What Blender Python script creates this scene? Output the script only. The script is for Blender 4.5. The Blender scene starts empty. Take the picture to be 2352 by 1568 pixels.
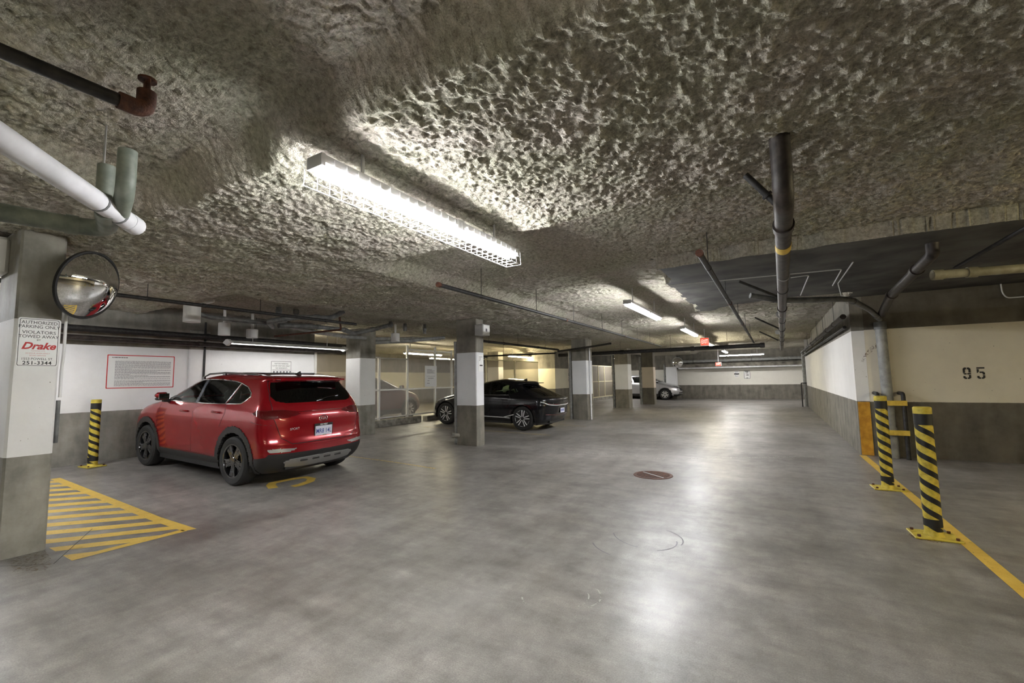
import bpy, math, random
import numpy as np
from mathutils import Matrix, Vector
random.seed(7); rng = np.random.RandomState(11)
S = bpy.context.scene
COL = S.collection
# ------------------------------------------------------------------ camera, world, exposure
IW, IH, FPX = 2352, 1568, 1005.3
YAW, PITCH, ROLL, CAMH = .535709, .0860266, -.0177053, 1.55
_f = np.array([-math.sin(YAW)*math.cos(PITCH), math.cos(YAW)*math.cos(PITCH), math.sin(PITCH)])
_r0 = np.array([math.cos(YAW), math.sin(YAW), 0.]); _u0 = np.cross(_r0, _f)
_r = _r0*math.cos(ROLL)+_u0*math.sin(ROLL); _u = -_r0*math.sin(ROLL)+_u0*math.cos(ROLL)
cam = bpy.data.cameras.new('camera'); camo = bpy.data.objects.new('camera', cam); COL.objects.link(camo)
cam.sensor_width = 36; cam.lens = FPX/IW*36; cam.clip_start = .02; cam.clip_end = 200
m = Matrix.Identity(4)
for i in range(3):
    m[i][0], m[i][1], m[i][2] = _r[i], _u[i], -_f[i]
m[2][3] = CAMH
camo.matrix_world = m
S.camera = camo
w = bpy.data.worlds.new('world'); S.world = w; w.use_nodes = True
w.node_tree.nodes['Background'].inputs[0].default_value = (.9, .95, 1, 1)
w.node_tree.nodes['Background'].inputs[1].default_value = .0
S.view_settings.view_transform = 'Standard'; S.view_settings.look = 'None'
S.view_settings.gamma = 1; S.view_settings.use_curve_mapping = False
S.view_settings.exposure = 2.85
LIGHT = 26.0          # emission of the fluorescent tubes

# ------------------------------------------------------------------ photograph pixel -> place
CAMP = np.array([0, 0, CAMH])
def ray(x, y): return _f+_r*(x-IW/2)/FPX+_u*(IH/2-y)/FPX
def on(x, y, ax, val):
    d = ray(x, y); return CAMP+d*((val-CAMP[ax])/d[ax])
def pX(x, y, X): return on(x, y, 0, X)
def pY(x, y, Y): return on(x, y, 1, Y)
def pZ(x, y, Z): return on(x, y, 2, Z)
def fz(X): return .03*min(max(-6.3-X, 0), 4.7)     # the floor climbs gently towards the left wall
def gr(x, y):
    p = pZ(x, y, 0)
    for _ in range(8): p = pZ(x, y, fz(p[0]))
    return p

# ------------------------------------------------------------------ mesh helpers
class MB:
    def __init__(s): s.v = []; s.f = []
    def add(s, vs, fs):
        n = len(s.v); s.v += [tuple(map(float, p)) for p in vs]; s.f += [tuple(i+n for i in q) for q in fs]; return s
    def box(s, a, b, M=None):
        x0, y0, z0 = a; x1, y1, z1 = b
        vs = [(x0,y0,z0),(x1,y0,z0),(x1,y1,z0),(x0,y1,z0),(x0,y0,z1),(x1,y0,z1),(x1,y1,z1),(x0,y1,z1)]
        if M: vs = [M@Vector(p) for p in vs]
        return s.add(vs, [(3,2,1,0),(4,5,6,7),(0,1,5,4),(1,2,6,5),(2,3,7,6),(3,0,4,7)])
    def bevbox(s, a, b, r, M=None):
        x0,y0,z0 = a; x1,y1,z1 = b; ring = []
        pts = [(x0+r,y0),(x1-r,y0),(x1,y0+r),(x1,y1-r),(x1-r,y1),(x0+r,y1),(x0,y1-r),(x0,y0+r)]
        ins = [(x0+r,y0+r),(x1-r,y0+r),(x1-r,y0+r),(x1-r,y1-r),(x1-r,y1-r),(x0+r,y1-r),(x0+r,y1-r),(x0+r,y0+r)]
        vs = [(p[0],p[1],z0) for p in ins]+[(p[0],p[1],z0+r) for p in pts]+[(p[0],p[1],z1-r) for p in pts]+[(p[0],p[1],z1) for p in ins]
        if M: vs = [M@Vector(p) for p in vs]
        fs = [tuple(range(7,-1,-1)), tuple(range(24,32))]
        for k in range(3):
            for i in range(8):
                j = (i+1)%8; fs.append((k*8+i, k*8+j, k*8+8+j, k*8+8+i))
        return s.add(vs, fs)
    def prism(s, poly, z0, z1, M=None):
        n = len(poly); vs = [(p[0],p[1],z0) for p in poly]+[(p[0],p[1],z1) for p in poly]
        if M: vs = [M@Vector(p) for p in vs]
        fs = [tuple(range(n-1,-1,-1)), tuple(range(n,2*n))]+[(i,(i+1)%n,n+(i+1)%n,n+i) for i in range(n)]
        return s.add(vs, fs)
    def tube(s, pts, r, n=10, caps=True, closed=False):
        P = [Vector(p) for p in pts]; k = len(P)
        rs = r if isinstance(r, (list, tuple)) else [r]*k
        T = []
        for i in range(k):
            if closed: t = P[(i+1)%k]-P[i-1]
            else: t = (P[min(i+1,k-1)]-P[max(i-1,0)])
            T.append(t.normalized())
        up = Vector((0,0,1)) if abs(T[0].z) < .9 else Vector((1,0,0))
        nrm = (up-T[0]*up.dot(T[0])).normalized(); vs = []
        for i in range(k):
            nrm = nrm-T[i]*nrm.dot(T[i])
            nrm.normalize(); bi = T[i].cross(nrm)
            for a in range(n):
                t = 2*math.pi*a/n; vs.append(P[i]+(nrm*math.cos(t)+bi*math.sin(t))*rs[i])
        fs = []
        for i in range(k if closed else k-1):
            j = (i+1)%k
            for a in range(n):
                b = (a+1)%n; fs.append((i*n+a, i*n+b, j*n+b, j*n+a))
        if caps and not closed: fs += [tuple(range(n-1,-1,-1)), tuple(range((k-1)*n, k*n))]
        return s.add(vs, fs)
    def lathe(s, prof, n=24, M=None, closed=False):
        vs = []; k = len(prof)
        for r, z in prof:
            for a in range(n):
                t = 2*math.pi*a/n; vs.append((r*math.cos(t), r*math.sin(t), z))
        if M: vs = [M@Vector(p) for p in vs]
        fs = []
        for i in range(k if closed else k-1):
            j = (i+1)%k
            for a in range(n):
                b = (a+1)%n; fs.append((i*n+a, i*n+b, j*n+b, j*n+a))
        if not closed: fs += [tuple(range(n-1,-1,-1)), tuple(range((k-1)*n, k*n))]
        return s.add(vs, fs)
    def build(s, name, mat, parent=None, smooth=None, local=False):
        me = bpy.data.meshes.new(name); me.from_pydata(s.v, [], s.f); me.update()
        return mkobj(name, me, mat, parent, smooth, local)
def wm(o):
    M = o.matrix_basis.copy()
    if o.parent: M = wm(o.parent)@o.matrix_parent_inverse@M
    return M
def mkobj(name, me, mat, parent=None, smooth=None, local=False):
    o = bpy.data.objects.new(name, me); COL.objects.link(o)
    if mat is not None: me.materials.append(mat)
    if smooth:
        me.polygons.foreach_set('use_smooth', [True]*len(me.polygons))
        try: me.set_sharp_from_angle(angle=math.radians(smooth))
        except Exception: pass
    if parent is not None:
        o.parent = parent
        if not local: o.matrix_parent_inverse = wm(parent).inverted()
    return o
def thing(name, label, cat, loc=(0,0,0), rz=0, group=None):
    o = bpy.data.objects.new(name, None); COL.objects.link(o); o.empty_display_size = .1
    o.location = loc; o.rotation_euler = (0,0,rz)
    return tag(o, label, cat, group)
def tag(o, label, cat, group=None):
    o['label'] = label; o['category'] = cat
    if group: o['group'] = group
    return o
def struct(o): o['kind'] = 'structure'; return o
def fillet(pts, r, n=6):
    P = [Vector(p) for p in pts]; out = [P[0]]
    for i in range(1, len(P)-1):
        a, b, c = P[i-1], P[i], P[i+1]
        u = (a-b); v = (c-b); rr = min(r, u.length*.49, v.length*.49)
        u.normalize(); v.normalize(); s = b+u*rr; e = b+v*rr
        for k in range(n+1):
            t = k/n; out.append(s*(1-t)**2+b*2*t*(1-t)+e*t*t)
    out.append(P[-1]); return out
def text_mb(txt, size, M, bold=0., shear=0., align='CENTER', spacing=1., width=1., depth=0.):
    cu = bpy.data.curves.new('t', 'FONT'); cu.body = txt; cu.size = size; cu.offset = bold; cu.shear = shear
    cu.align_x = align; cu.align_y = 'CENTER'; cu.space_character = spacing; cu.extrude = depth; cu.resolution_u = 3
    ob = bpy.data.objects.new('t', cu); COL.objects.link(ob)
    dg = bpy.context.evaluated_depsgraph_get(); dg.update()
    me = bpy.data.meshes.new_from_object(ob.evaluated_get(dg))
    mb = MB(); W = Matrix.Diagonal((width,1,1,1))
    mb.add([M@(W@v.co) for v in me.vertices], [tuple(p.vertices) for p in me.polygons])
    bpy.data.objects.remove(ob); bpy.data.curves.remove(cu); bpy.data.meshes.remove(me)
    return mb
def frame(origin, right, up):
    r = Vector(right).normalized(); u = Vector(up).normalized(); n = r.cross(u)
    M = Matrix.Identity(4)
    for i in range(3): M[i][0], M[i][1], M[i][2], M[i][3] = r[i], u[i], n[i], origin[i]
    return M

# ------------------------------------------------------------------ materials
def nt(name):
    mt = bpy.data.materials.new(name); mt.use_nodes = True
    return mt, mt.node_tree, mt.node_tree.nodes['Principled BSDF']
def N(t, typ, **kw):
    n = t.nodes.new(typ)
    for k, v in kw.items():
        if k.startswith('i_'):
            key = k[2:]; n.inputs[int(key) if key.isdigit() else key].default_value = v
        else: setattr(n, k, v)
    return n
def c4(c): return (c[0], c[1], c[2], 1)
def plain(name, col, rough=.5, metal=0., coat=0., spec=.5, emit=None, estr=0., trans=0.):
    mt, t, b = nt(name)
    b.inputs['Base Color'].default_value = c4(col); b.inputs['Roughness'].default_value = rough
    b.inputs['Metallic'].default_value = metal; b.inputs['Coat Weight'].default_value = coat
    b.inputs['Coat Roughness'].default_value = .04; b.inputs['Specular IOR Level'].default_value = spec
    if emit: b.inputs['Emission Color'].default_value = c4(emit); b.inputs['Emission Strength'].default_value = estr
    b.inputs['Transmission Weight'].default_value = trans
    return mt
def noisy(name, c1, c2, scale=8., rough=.6, bump=0., detail=6., metal=0., lo=.35, hi=.65, stretch=None, bscale=None):
    mt, t, b = nt(name); L = t.links.new
    tc = N(t, 'ShaderNodeTexCoord'); mp = N(t, 'ShaderNodeMapping'); L(tc.outputs['Object'], mp.inputs[0])
    if stretch: mp.inputs['Scale'].default_value = stretch
    nz = N(t, 'ShaderNodeTexNoise', i_Scale=scale, i_Detail=detail); L(mp.outputs[0], nz.inputs['Vector'])
    rp = N(t, 'ShaderNodeValToRGB'); rp.color_ramp.elements[0].position = lo; rp.color_ramp.elements[1].position = hi
    rp.color_ramp.elements[0].color = c4(c1); rp.color_ramp.elements[1].color = c4(c2)
    L(nz.outputs['Fac'], rp.inputs[0]); L(rp.outputs[0], b.inputs['Base Color'])
    b.inputs['Roughness'].default_value = rough; b.inputs['Metallic'].default_value = metal
    if bump:
        n2 = N(t, 'ShaderNodeTexNoise', i_Scale=bscale or scale*4, i_Detail=4.); L(mp.outputs[0], n2.inputs['Vector'])
        bp = N(t, 'ShaderNodeBump', i_Strength=bump, i_Distance=.01); L(n2.outputs['Fac'], bp.inputs['Height']); L(bp.outputs[0], b.inputs['Normal'])
    return mt
def banded(name, z0, z1, white, lo, hi, top=None):
    """bare concrete with a painted band between heights z0 and z1"""
    mt, t, b = nt(name); L = t.links.new
    ge = N(t, 'ShaderNodeNewGeometry'); sx = N(t, 'ShaderNodeSeparateXYZ'); L(ge.outputs['Position'], sx.inputs[0])
    nz = N(t, 'ShaderNodeTexNoise', i_Scale=3.5, i_Detail=8., i_Roughness=.65); L(ge.outputs['Position'], nz.inputs['Vector'])
    mp = N(t, 'ShaderNodeMapping'); mp.inputs['Scale'].default_value = (3, 3, .7); L(ge.outputs['Position'], mp.inputs[0])
    st = N(t, 'ShaderNodeTexNoise', i_Scale=1.6, i_Detail=5.); L(mp.outputs[0], st.inputs['Vector'])
    ad = N(t, 'ShaderNodeMath', operation='ADD'); L(nz.outputs['Fac'], ad.inputs[0]); L(st.outputs['Fac'], ad.inputs[1])
    rp = N(t, 'ShaderNodeValToRGB'); rp.color_ramp.elements[0].position = .72; rp.color_ramp.elements[1].position = 1.25
    ha = N(t, 'ShaderNodeMath', operation='MULTIPLY', i_1=1.); L(ad.outputs[0], ha.inputs[0])
    mr = N(t, 'ShaderNodeMapRange', i_1=.62, i_2=1.42); L(ha.outputs[0], mr.inputs[0])
    rp.color_ramp.elements[0].position = 0; rp.color_ramp.elements[1].position = 1
    rp.color_ramp.elements[0].color = c4(lo); rp.color_ramp.elements[1].color = c4(hi); L(mr.outputs[0], rp.inputs[0])
    # paint, slightly chipped and dusty
    n3 = N(t, 'ShaderNodeTexNoise', i_Scale=1.2, i_Detail=7., i_Roughness=.7); L(ge.outputs['Position'], n3.inputs['Vector'])
    pr = N(t, 'ShaderNodeValToRGB'); pr.color_ramp.elements[0].position = .2; pr.color_ramp.elements[1].position = .6
    pr.color_ramp.elements[0].color = c4([c*.88 for c in white]); pr.color_ramp.elements[1].color = c4(white); L(n3.outputs['Fac'], pr.inputs[0])
    ch = N(t, 'ShaderNodeTexNoise', i_Scale=26., i_Detail=2.); L(ge.outputs['Position'], ch.inputs['Vector'])
    cg = N(t, 'ShaderNodeMath', operation='GREATER_THAN', i_1=.76); L(ch.outputs['Fac'], cg.inputs[0])
    wob = N(t, 'ShaderNodeMath', operation='MULTIPLY_ADD', i_1=.012); L(nz.outputs['Fac'], wob.inputs[0]); L(sx.outputs['Z'], wob.inputs[2])
    g0 = N(t, 'ShaderNodeMath', operation='GREATER_THAN', i_1=z0+.006); g1 = N(t, 'ShaderNodeMath', operation='LESS_THAN', i_1=z1+.006)
    L(wob.outputs[0], g0.inputs[0]); L(wob.outputs[0], g1.inputs[0])
    mu = N(t, 'ShaderNodeMath', operation='MULTIPLY'); L(g0.outputs[0], mu.inputs[0]); L(g1.outputs[0], mu.inputs[1])
    inv = N(t, 'ShaderNodeMath', operation='SUBTRACT', i_0=1.); L(cg.outputs[0], inv.inputs[1])
    mu2 = N(t, 'ShaderNodeMath', operation='MULTIPLY'); L(mu.outputs[0], mu2.inputs[0]); L(inv.outputs[0], mu2.inputs[1])
    mx = N(t, 'ShaderNodeMix', data_type='RGBA'); L(mu2.outputs[0], mx.inputs['Factor'])
    L(rp.outputs[0], mx.inputs['A']); L(pr.outputs[0], mx.inputs['B']); L(mx.outputs['Result'], b.inputs['Base Color'])
    b.inputs['Roughness'].default_value = .75
    bp = N(t, 'ShaderNodeBump', i_Strength=.25, i_Distance=.01)
    n4 = N(t, 'ShaderNodeTexNoise', i_Scale=22., i_Detail=6.); L(ge.outputs['Position'], n4.inputs['Vector'])
    L(n4.outputs['Fac'], bp.inputs['Height']); L(bp.outputs[0], b.inputs['Normal'])
    return mt
CONLO, CONHI = (.085,.078,.064), (.27,.25,.21)
M = {}
WHITE = (.82,.82,.82)
M['wall_l'] = banded('paint_left', 1.08, 2.33, WHITE, (.12,.115,.10), (.36,.34,.30))
M['wall_r'] = banded('paint_right', 1.015, 2.367, (.78,.77,.75), CONLO, CONHI)
M['wall_bay'] = banded('paint_bay', 1.005, 2.375, (.72,.66,.53), (.06,.052,.04), (.17,.15,.115))
M['wall_far'] = banded('paint_far', .93, 2.04, (.76,.74,.68), CONLO, CONHI)
M['wall_sec'] = banded('paint_secure', 1.0, 2.1, (.72,.68,.55), CONLO, CONHI)
M['wall_plain'] = noisy('bare_concrete', CONLO, CONHI, 3, .8, .3)
M['col'] = banded('paint_column', .945, 2.205, (.76,.77,.79), (.10,.092,.075), (.30,.28,.235))
M['colp'] = banded('paint_pillar', .91, 2.205, (.80,.80,.79), (.13,.125,.105), (.42,.40,.35))
M['colwarm'] = banded('paint_column_warm', .93, 2.1, (.62,.54,.44), CONLO, (.2,.18,.14))
M['concrete'] = noisy('kerb_concrete', (.16,.15,.13), (.38,.36,.31), 6, .8, .3)
M['dark'] = plain('dark', (.012,.012,.012), .6)
M['black_pipe'] = noisy('black_steel', (.008,.008,.009), (.03,.027,.026), 20, .55, .1)
M['brown_pipe'] = noisy('brown_iron', (.014,.010,.009), (.05,.038,.033), 14, .5, .15)
M['rust'] = noisy('rust', (.05,.018,.010), (.13,.045,.022), 30, .7, .3)
M['grey_pipe'] = noisy('grey_pipe', (.24,.245,.24), (.36,.365,.355), 9, .5, .05)
M['dgrey_pipe'] = noisy('dark_grey_pipe', (.10,.105,.107), (.20,.205,.205), 9, .45, .05)
M['green_pipe'] = noisy('green_grey_pipe', (.10,.12,.10), (.22,.24,.20), 9, .5, .05)
M['white_pipe'] = noisy('white_pvc', (.58,.58,.60), (.72,.72,.75), 6, .4, .03)
M['olive_pipe'] = noisy('olive_pipe', (.22,.20,.13), (.40,.37,.27), 7, .5, .05)
M['steel'] = plain('steel', (.5,.5,.5), .35, 1.)
M['chrome'] = plain('chrome', (.85,.85,.86), .12, 1.)
M['white_metal'] = plain('white_enamel', (.78,.78,.78), .35)
M['cream_metal'] = plain('cream_metal', (.70,.66,.56), .45)
M['yellow'] = noisy('yellow_paint', (.50,.33,.035), (.68,.48,.07), 18, .55, .1, lo=.3, hi=.6)
M['orange'] = noisy('orange_paint', (.50,.23,.015), (.66,.34,.03), 14, .55, .1)
M['lamp_grey'] = plain('lamp_housing', (.52,.52,.52), .45)
M['tube_cool'] = plain('tube_cool', (1,1,1), .5, emit=(.97,.98,1.), estr=LIGHT)
M['tube_warm'] = plain('tube_warm', (1,1,1), .5, emit=(1.,.86,.52), estr=LIGHT)
M['sign_white'] = plain('sign_white', (.80,.80,.79), .4)
M['ink'] = plain('ink_black', (.012,.012,.012), .6)
M['ink_grey'] = plain('ink_grey', (.16,.15,.17), .6)
M['ink_red'] = plain('ink_red', (.55,.02,.02), .5)
M['ink_pink'] = plain('ink_pink', (.62,.25,.25), .5)
M['exit'] = plain('exit_red', (.8,.08,.04), .5, emit=(1.,.08,.035), estr=.16)
M['exit_letters'] = plain('exit_letters', (1,.9,.85), .5, emit=(1.,.75,.65), estr=.13)
M['tube_mild'] = plain('tube_mild', (1,1,1), .5, emit=(1.,.93,.72), estr=LIGHT*.8)
M['tube_dim'] = plain('tube_dim', (1,1,1), .5, emit=(1.,.98,.95), estr=LIGHT*.10)
M['tube_far'] = plain('tube_far', (1,1,1), .5, emit=(1.,.98,.95), estr=LIGHT*.55)
M['mirror'] = plain('mirror_glass', (.92,.92,.92), .02, 1.)
M['rubber'] = plain('rubber_trim', (.015,.015,.015), .55)
# ------------------------------------------------------------------ floor
def floor_material():
    mt, t, b = nt('sealed_concrete'); L = t.links.new
    ge = N(t, 'ShaderNodeNewGeometry'); pos = ge.outputs['Position']
    def noise(sc, det=6., rough=.6, stretch=None):
        n = N(t, 'ShaderNodeTexNoise', i_Scale=sc, i_Detail=det, i_Roughness=rough)
        if stretch:
            mp = N(t, 'ShaderNodeMapping'); mp.inputs['Scale'].default_value = stretch; L(pos, mp.inputs[0]); L(mp.outputs[0], n.inputs['Vector'])
        else: L(pos, n.inputs['Vector'])
        return n.outputs['Fac']
    def ramp(fac, p0, p1, a, c):
        r = N(t, 'ShaderNodeValToRGB'); e = r.color_ramp.elements
        e[0].position = p0; e[1].position = p1; e[0].color = c4(a); e[1].color = c4(c); L(fac, r.inputs[0]); return r.outputs[0]
    def mix(mode, fac, a, c):
        n = N(t, 'ShaderNodeMix', data_type='RGBA', blend_type=mode)
        if isinstance(fac, float): n.inputs['Factor'].default_value = fac
        else: L(fac, n.inputs['Factor'])
        L(a, n.inputs['A']); L(c, n.inputs['B']); return n.outputs['Result']
    base = ramp(noise(.45, 4), .3, .7, (.165,.157,.148), (.335,.322,.307))
    mott = ramp(noise(5., 8, .7), .3, .72, (.62,.61,.60), (1.25,1.25,1.24))
    fine = ramp(noise(120., 2), .3, .7, (.72,.72,.72), (1.24,1.24,1.24))
    strk = ramp(noise(2.6, 10, .72, (.35, 1.6, 1)), .34, .66, (.76,.755,.75), (1.20,1.195,1.19))
    strk2 = ramp(noise(3.2, 9, .7, (1.5, .4, 1)), .36, .66, (.84,.83,.83), (1.14,1.14,1.14))
    blot = ramp(noise(.8, 7, .6), .45, .75, (1,1,1), (.70,.67,.64))
    pale = ramp(noise(2.2, 9, .6, (1, .6, 1)), .5, .85, (0,0,0), (1,1,1))
    c = mix('MULTIPLY', 1., base, mott); c = mix('MULTIPLY', 1., c, fine); c = mix('MULTIPLY', 1., c, blot); c = mix('MULTIPLY', 1., c, strk); c = mix('MULTIPLY', 1., c, strk2)
    pc = N(t, 'ShaderNodeRGB'); pc.outputs[0].default_value = (.40,.39,.37,1)
    sc = N(t, 'ShaderNodeMath', operation='MULTIPLY', i_1=.55); L(pale, sc.inputs[0])
    c = mix('MIX', sc.outputs[0], c, pc.outputs[0])
    L(c, b.inputs['Base Color'])
    rr = N(t, 'ShaderNodeMapRange', i_1=.3, i_2=.7, i_3=.265, i_4=.40); L(noise(.7, 3, .5), rr.inputs[0])
    rm = N(t, 'ShaderNodeMath', operation='MULTIPLY_ADD', i_1=.10); L(noise(14., 5), rm.inputs[0]); L(rr.outputs[0], rm.inputs[2])
    L(rm.outputs[0], b.inputs['Roughness'])
    b.inputs['Specular IOR Level'].default_value = .9
    bp = N(t, 'ShaderNodeBump', i_Strength=.12, i_Distance=.004); L(noise(40., 5), bp.inputs['Height']); L(bp.outputs[0], b.inputs['Normal'])
    return mt
M['floor'] = floor_material()
xs = [-20.5, -11., -6.3, 9.]; mb = MB()
vs = []; 
for y in (-8.4, 33.2):
    for x in xs: vs.append((x, y, fz(x)))
    for x in xs: vs.append((x, y, -.25))
fs = [(i, i+1, 9+i, 8+i) for i in range(3)]+[(4+i, 12+i, 13+i, 5+i) for i in range(3)]
fs += [(0,4,5,1),(1,5,6,2),(2,6,7,3),(8,9,13,12),(9,10,14,13),(10,11,15,14),(0,8,12,4),(3,7,15,11)]
mb.add(vs, fs); floor = struct(mb.build('floor', M['floor']))

# ------------------------------------------------------------------ sprayed ceiling
def vnoise(x, y, sc, seed):
    T = np.random.RandomState(seed).rand(256, 256)
    u = x/sc+1000.; v = y/sc+1000.
    i = np.floor(u).astype(int); j = np.floor(v).astype(int); a = u-i; b_ = v-j
    a = a*a*(3-2*a); b_ = b_*b_*(3-2*b_)
    g = lambda p, q: T[p & 255, q & 255]
    return (g(i,j)*(1-a)+g(i+1,j)*a)*(1-b_)+(g(i,j+1)*(1-a)+g(i+1,j+1)*a)*b_
def sst(x, a, c):
    t = np.clip((x-a)/(c-a), 0, 1); return t*t*(3-2*t)
ZH, ZL = 3.20, 3.02
def ceil_base(X, Y):
    wob = (vnoise(X, Y, .5, 5)-.5)*.14
    Xw, Yw = X+wob, Y+wob
    b1 = sst(Yw, 1.44, 1.64)*(1-sst(Yw, 3.72, 3.98))
    b2 = sst(Xw, -7.95, -7.55)*(1-sst(Xw, -4.55, -4.2))
    b3 = sst(Yw, 20.6, 20.9)*(1-sst(Yw, 22.2, 22.5))
    return ZH+.06*(1-sst(Yw, 1.45, 1.6))-(ZH-ZL)*np.maximum(np.maximum(b1, b2), b3)
def patch_mask(X, Y):
    e = (vnoise(X, Y, .22, 9)-.5)*.16
    nearx = 1*(X+e > -1.32-.02*(Y-6))
    far = np.where(X > 1.3, 10.9, 10.35-.35*sst(X, -1., .2)+.5*(1-sst(X, -1.2, -.6)))
    return (nearx*(Y+e*.6 > 6.15)*(Y+e < far)) > 0
def ceil_z(X, Y):
    z = ceil_base(X, Y)
    d = np.hypot(X, Y)
    n1 = vnoise(X, Y, .036, 1); n2 = vnoise(X+.3, Y, .020, 2); n3 = vnoise(X, Y, .26, 3); n4 = vnoise(X, Y, .075, 4)
    z = z-.026*n1-.018*n2-.030*n3-.018*n4+.045
    pm = patch_mask(X, Y)
    return np.where(pm, 3.03, z), pm
def ceil_grid(x0, x1, y0, y1, st):
    nx = int(round((x1-x0)/st))+1; ny = int(round((y1-y0)/st))+1
    X, Y = np.meshgrid(np.linspace(x0, x1, nx), np.linspace(y0, y1, ny))
    jx = (rng.rand(ny, nx)-.5)*st*.4; jy = (rng.rand(ny, nx)-.5)*st*.4
    jx[:, 0] = jx[:, -1] = 0; jy[0] = jy[-1] = 0
    Xj, Yj = X+jx, Y+jy
    Z, pm = ceil_z(Xj, Yj)
    V = np.stack([Xj, Yj, Z], -1).reshape(-1, 3)
    idx = np.arange(nx*ny).reshape(ny, nx)
    F = np.stack([idx[:-1,:-1], idx[1:,:-1], idx[1:,1:], idx[:-1,1:]], -1).reshape(-1, 4)
    mk = (pm[:-1,:-1] & pm[1:,:-1] & pm[1:,1:] & pm[:-1,1:]).reshape(-1)
    return V, F, mk
cells = [(-4.6, 3.0, .2, 4.6, .0105), (-4.6, 3.0, .0, .2, .05), (-7.2, -4.6, .0, 4.6, .018), (3., 4.2, .0, 4.6, .022), (-7.2, 4.2, 4.6, 6.2, .016), (-11.0, -7.2, .0, 6.2, .04), (-11.0, 4.2, 6.2, 13.4, .042), (-11.0, 1.4, 13.4, 22.2, .075),
         (4.2, 9., -8., 13.4, .2), (-11.0, 4.2, -8., .0, .12), (1.4, 9., 13.4, 33., .25), (-11.0, 1.4, 22.2, 33., .12), (-20.4, -11., -8., 33., .15)]
Vs, Fs, Ms, off = [], [], [], 0
for c in cells:
    V, F, k = ceil_grid(*c); Vs.append(V); Fs.append(F+off); Ms.append(k); off += len(V)
V = np.concatenate(Vs); F = np.concatenate(Fs); K = np.concatenate(Ms)
me = bpy.data.meshes.new('ceiling')
me.vertices.add(len(V)); me.vertices.foreach_set('co', V.ravel())
me.loops.add(len(F)*4); me.loops.foreach_set('vertex_index', F.ravel().astype(np.int32))
me.polygons.add(len(F)); me.polygons.foreach_set('loop_start', np.arange(0, len(F)*4, 4, dtype=np.int32))
me.polygons.foreach_set('loop_total', np.full(len(F), 4, dtype=np.int32))
me.polygons.foreach_set('use_smooth', np.zeros(len(F), dtype=bool))
me.update(calc_edges=True); me.validate()
def spray_material():
    mt, t, b = nt('sprayed_insulation'); L = t.links.new
    ge = N(t, 'ShaderNodeNewGeometry'); pos = ge.outputs['Position']
    def noise(sc, det=6., r=.6):
        n = N(t, 'ShaderNodeTexNoise', i_Scale=sc, i_Detail=det, i_Roughness=r); L(pos, n.inputs['Vector']); return n.outputs['Fac']
    r = N(t, 'ShaderNodeValToRGB'); e = r.color_ramp.elements
    e[0].position = .30; e[0].color = (.21,.195,.165,1); e[1].position = .70; e[1].color = (.62,.60,.545,1)
    L(noise(24., 8., .75), r.inputs[0])
    r2 = N(t, 'ShaderNodeValToRGB'); e = r2.color_ramp.elements
    e[0].position = .38; e[0].color = (.94,.945,.84,1); e[1].position = .62; e[1].color = (1.02,.97,.94,1)
    L(noise(1.3, 3.), r2.inputs[0])
    mx = N(t, 'ShaderNodeMix', data_type='RGBA', blend_type='MULTIPLY', i_0=1.); mx.inputs['Factor'].default_value = 1.
    L(r.outputs[0], mx.inputs['A']); L(r2.outputs[0], mx.inputs['B']); L(mx.outputs['Result'], b.inputs['Base Color'])
    b.inputs['Roughness'].default_value = .95; b.inputs['Specular IOR Level'].default_value = .1
    bp = N(t, 'ShaderNodeBump', i_Strength=.9, i_Distance=.02); L(noise(90., 5.), bp.inputs['Height']); L(bp.outputs[0], b.inputs['Normal'])
    return mt
me.materials.append(spray_material())
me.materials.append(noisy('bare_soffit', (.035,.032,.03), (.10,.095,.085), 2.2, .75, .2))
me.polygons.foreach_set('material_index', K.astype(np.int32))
ceiling = bpy.data.objects.new('ceiling', me); COL.objects.link(ceiling); struct(ceiling)
mb = MB().box((-20.5, -8.4, 3.40), (9, 33.2, 3.6)); sl = struct(mb.build('ceiling', M['wall_plain']))

# ------------------------------------------------------------------ walls
def wall(name, a, b, mat): return struct(MB().box(a, b).build(name, mat))
XL, XR, YB, YF = -11.0, 1.35, 10.7, 32.5
wall('wall_left', (XL-.2, -8, -.1), (XL, 7.68, 3.40), M['wall_l'])
wall('wall_right', (XR, YB, -.1), (XR+.2, 25.25, 3.40), M['wall_r'])
wall('wall_bay', (XR+.2, YB+.003, -.1), (9, YB+.2, 3.40), M['wall_bay'])
wall('wall_far', (-20.3, YF, -.1), (9, YF+.2, 3.40), M['wall_far'])
wall('wall_recess', (4.6, 25.0, -.1), (4.8, YF, 3.40), M['wall_far'])
wall('wall_back', (-20.3, -8.2, -.1), (9, -8, 3.40), M['wall_plain'])
wall('wall_bay_side', (8.4, -8, -.1), (8.6, YB, 3.40), M['wall_bay'])
wall('wall_secure', (-20.3, 4.4, -.1), (-20.1, YF, 3.40), M['wall_sec'])
wall('wall_secure_near', (-20.1, 4.4, -.1), (XL-.2, 4.6, 3.40), M['wall_sec'])
blk = wall('wall_stair', (-14.2, 21.5, -.1), (-10.1, 24.3, 3.40), M['wall_sec'])
# concrete downstand beams
bm1 = pX(118, 1000, -6.1)
struct(MB().box((-5.74, 31.95, 2.12), (4.6, YF, 2.34)).build('trim_1', M['wall_plain']))
# left wall: joint, thin pilaster and plinth step
struct(MB().bevbox((XL, 4.62, .1), (XL+.05, 5.02, 2.75), .01).build('trim_2', M['wall_l']))

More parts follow.
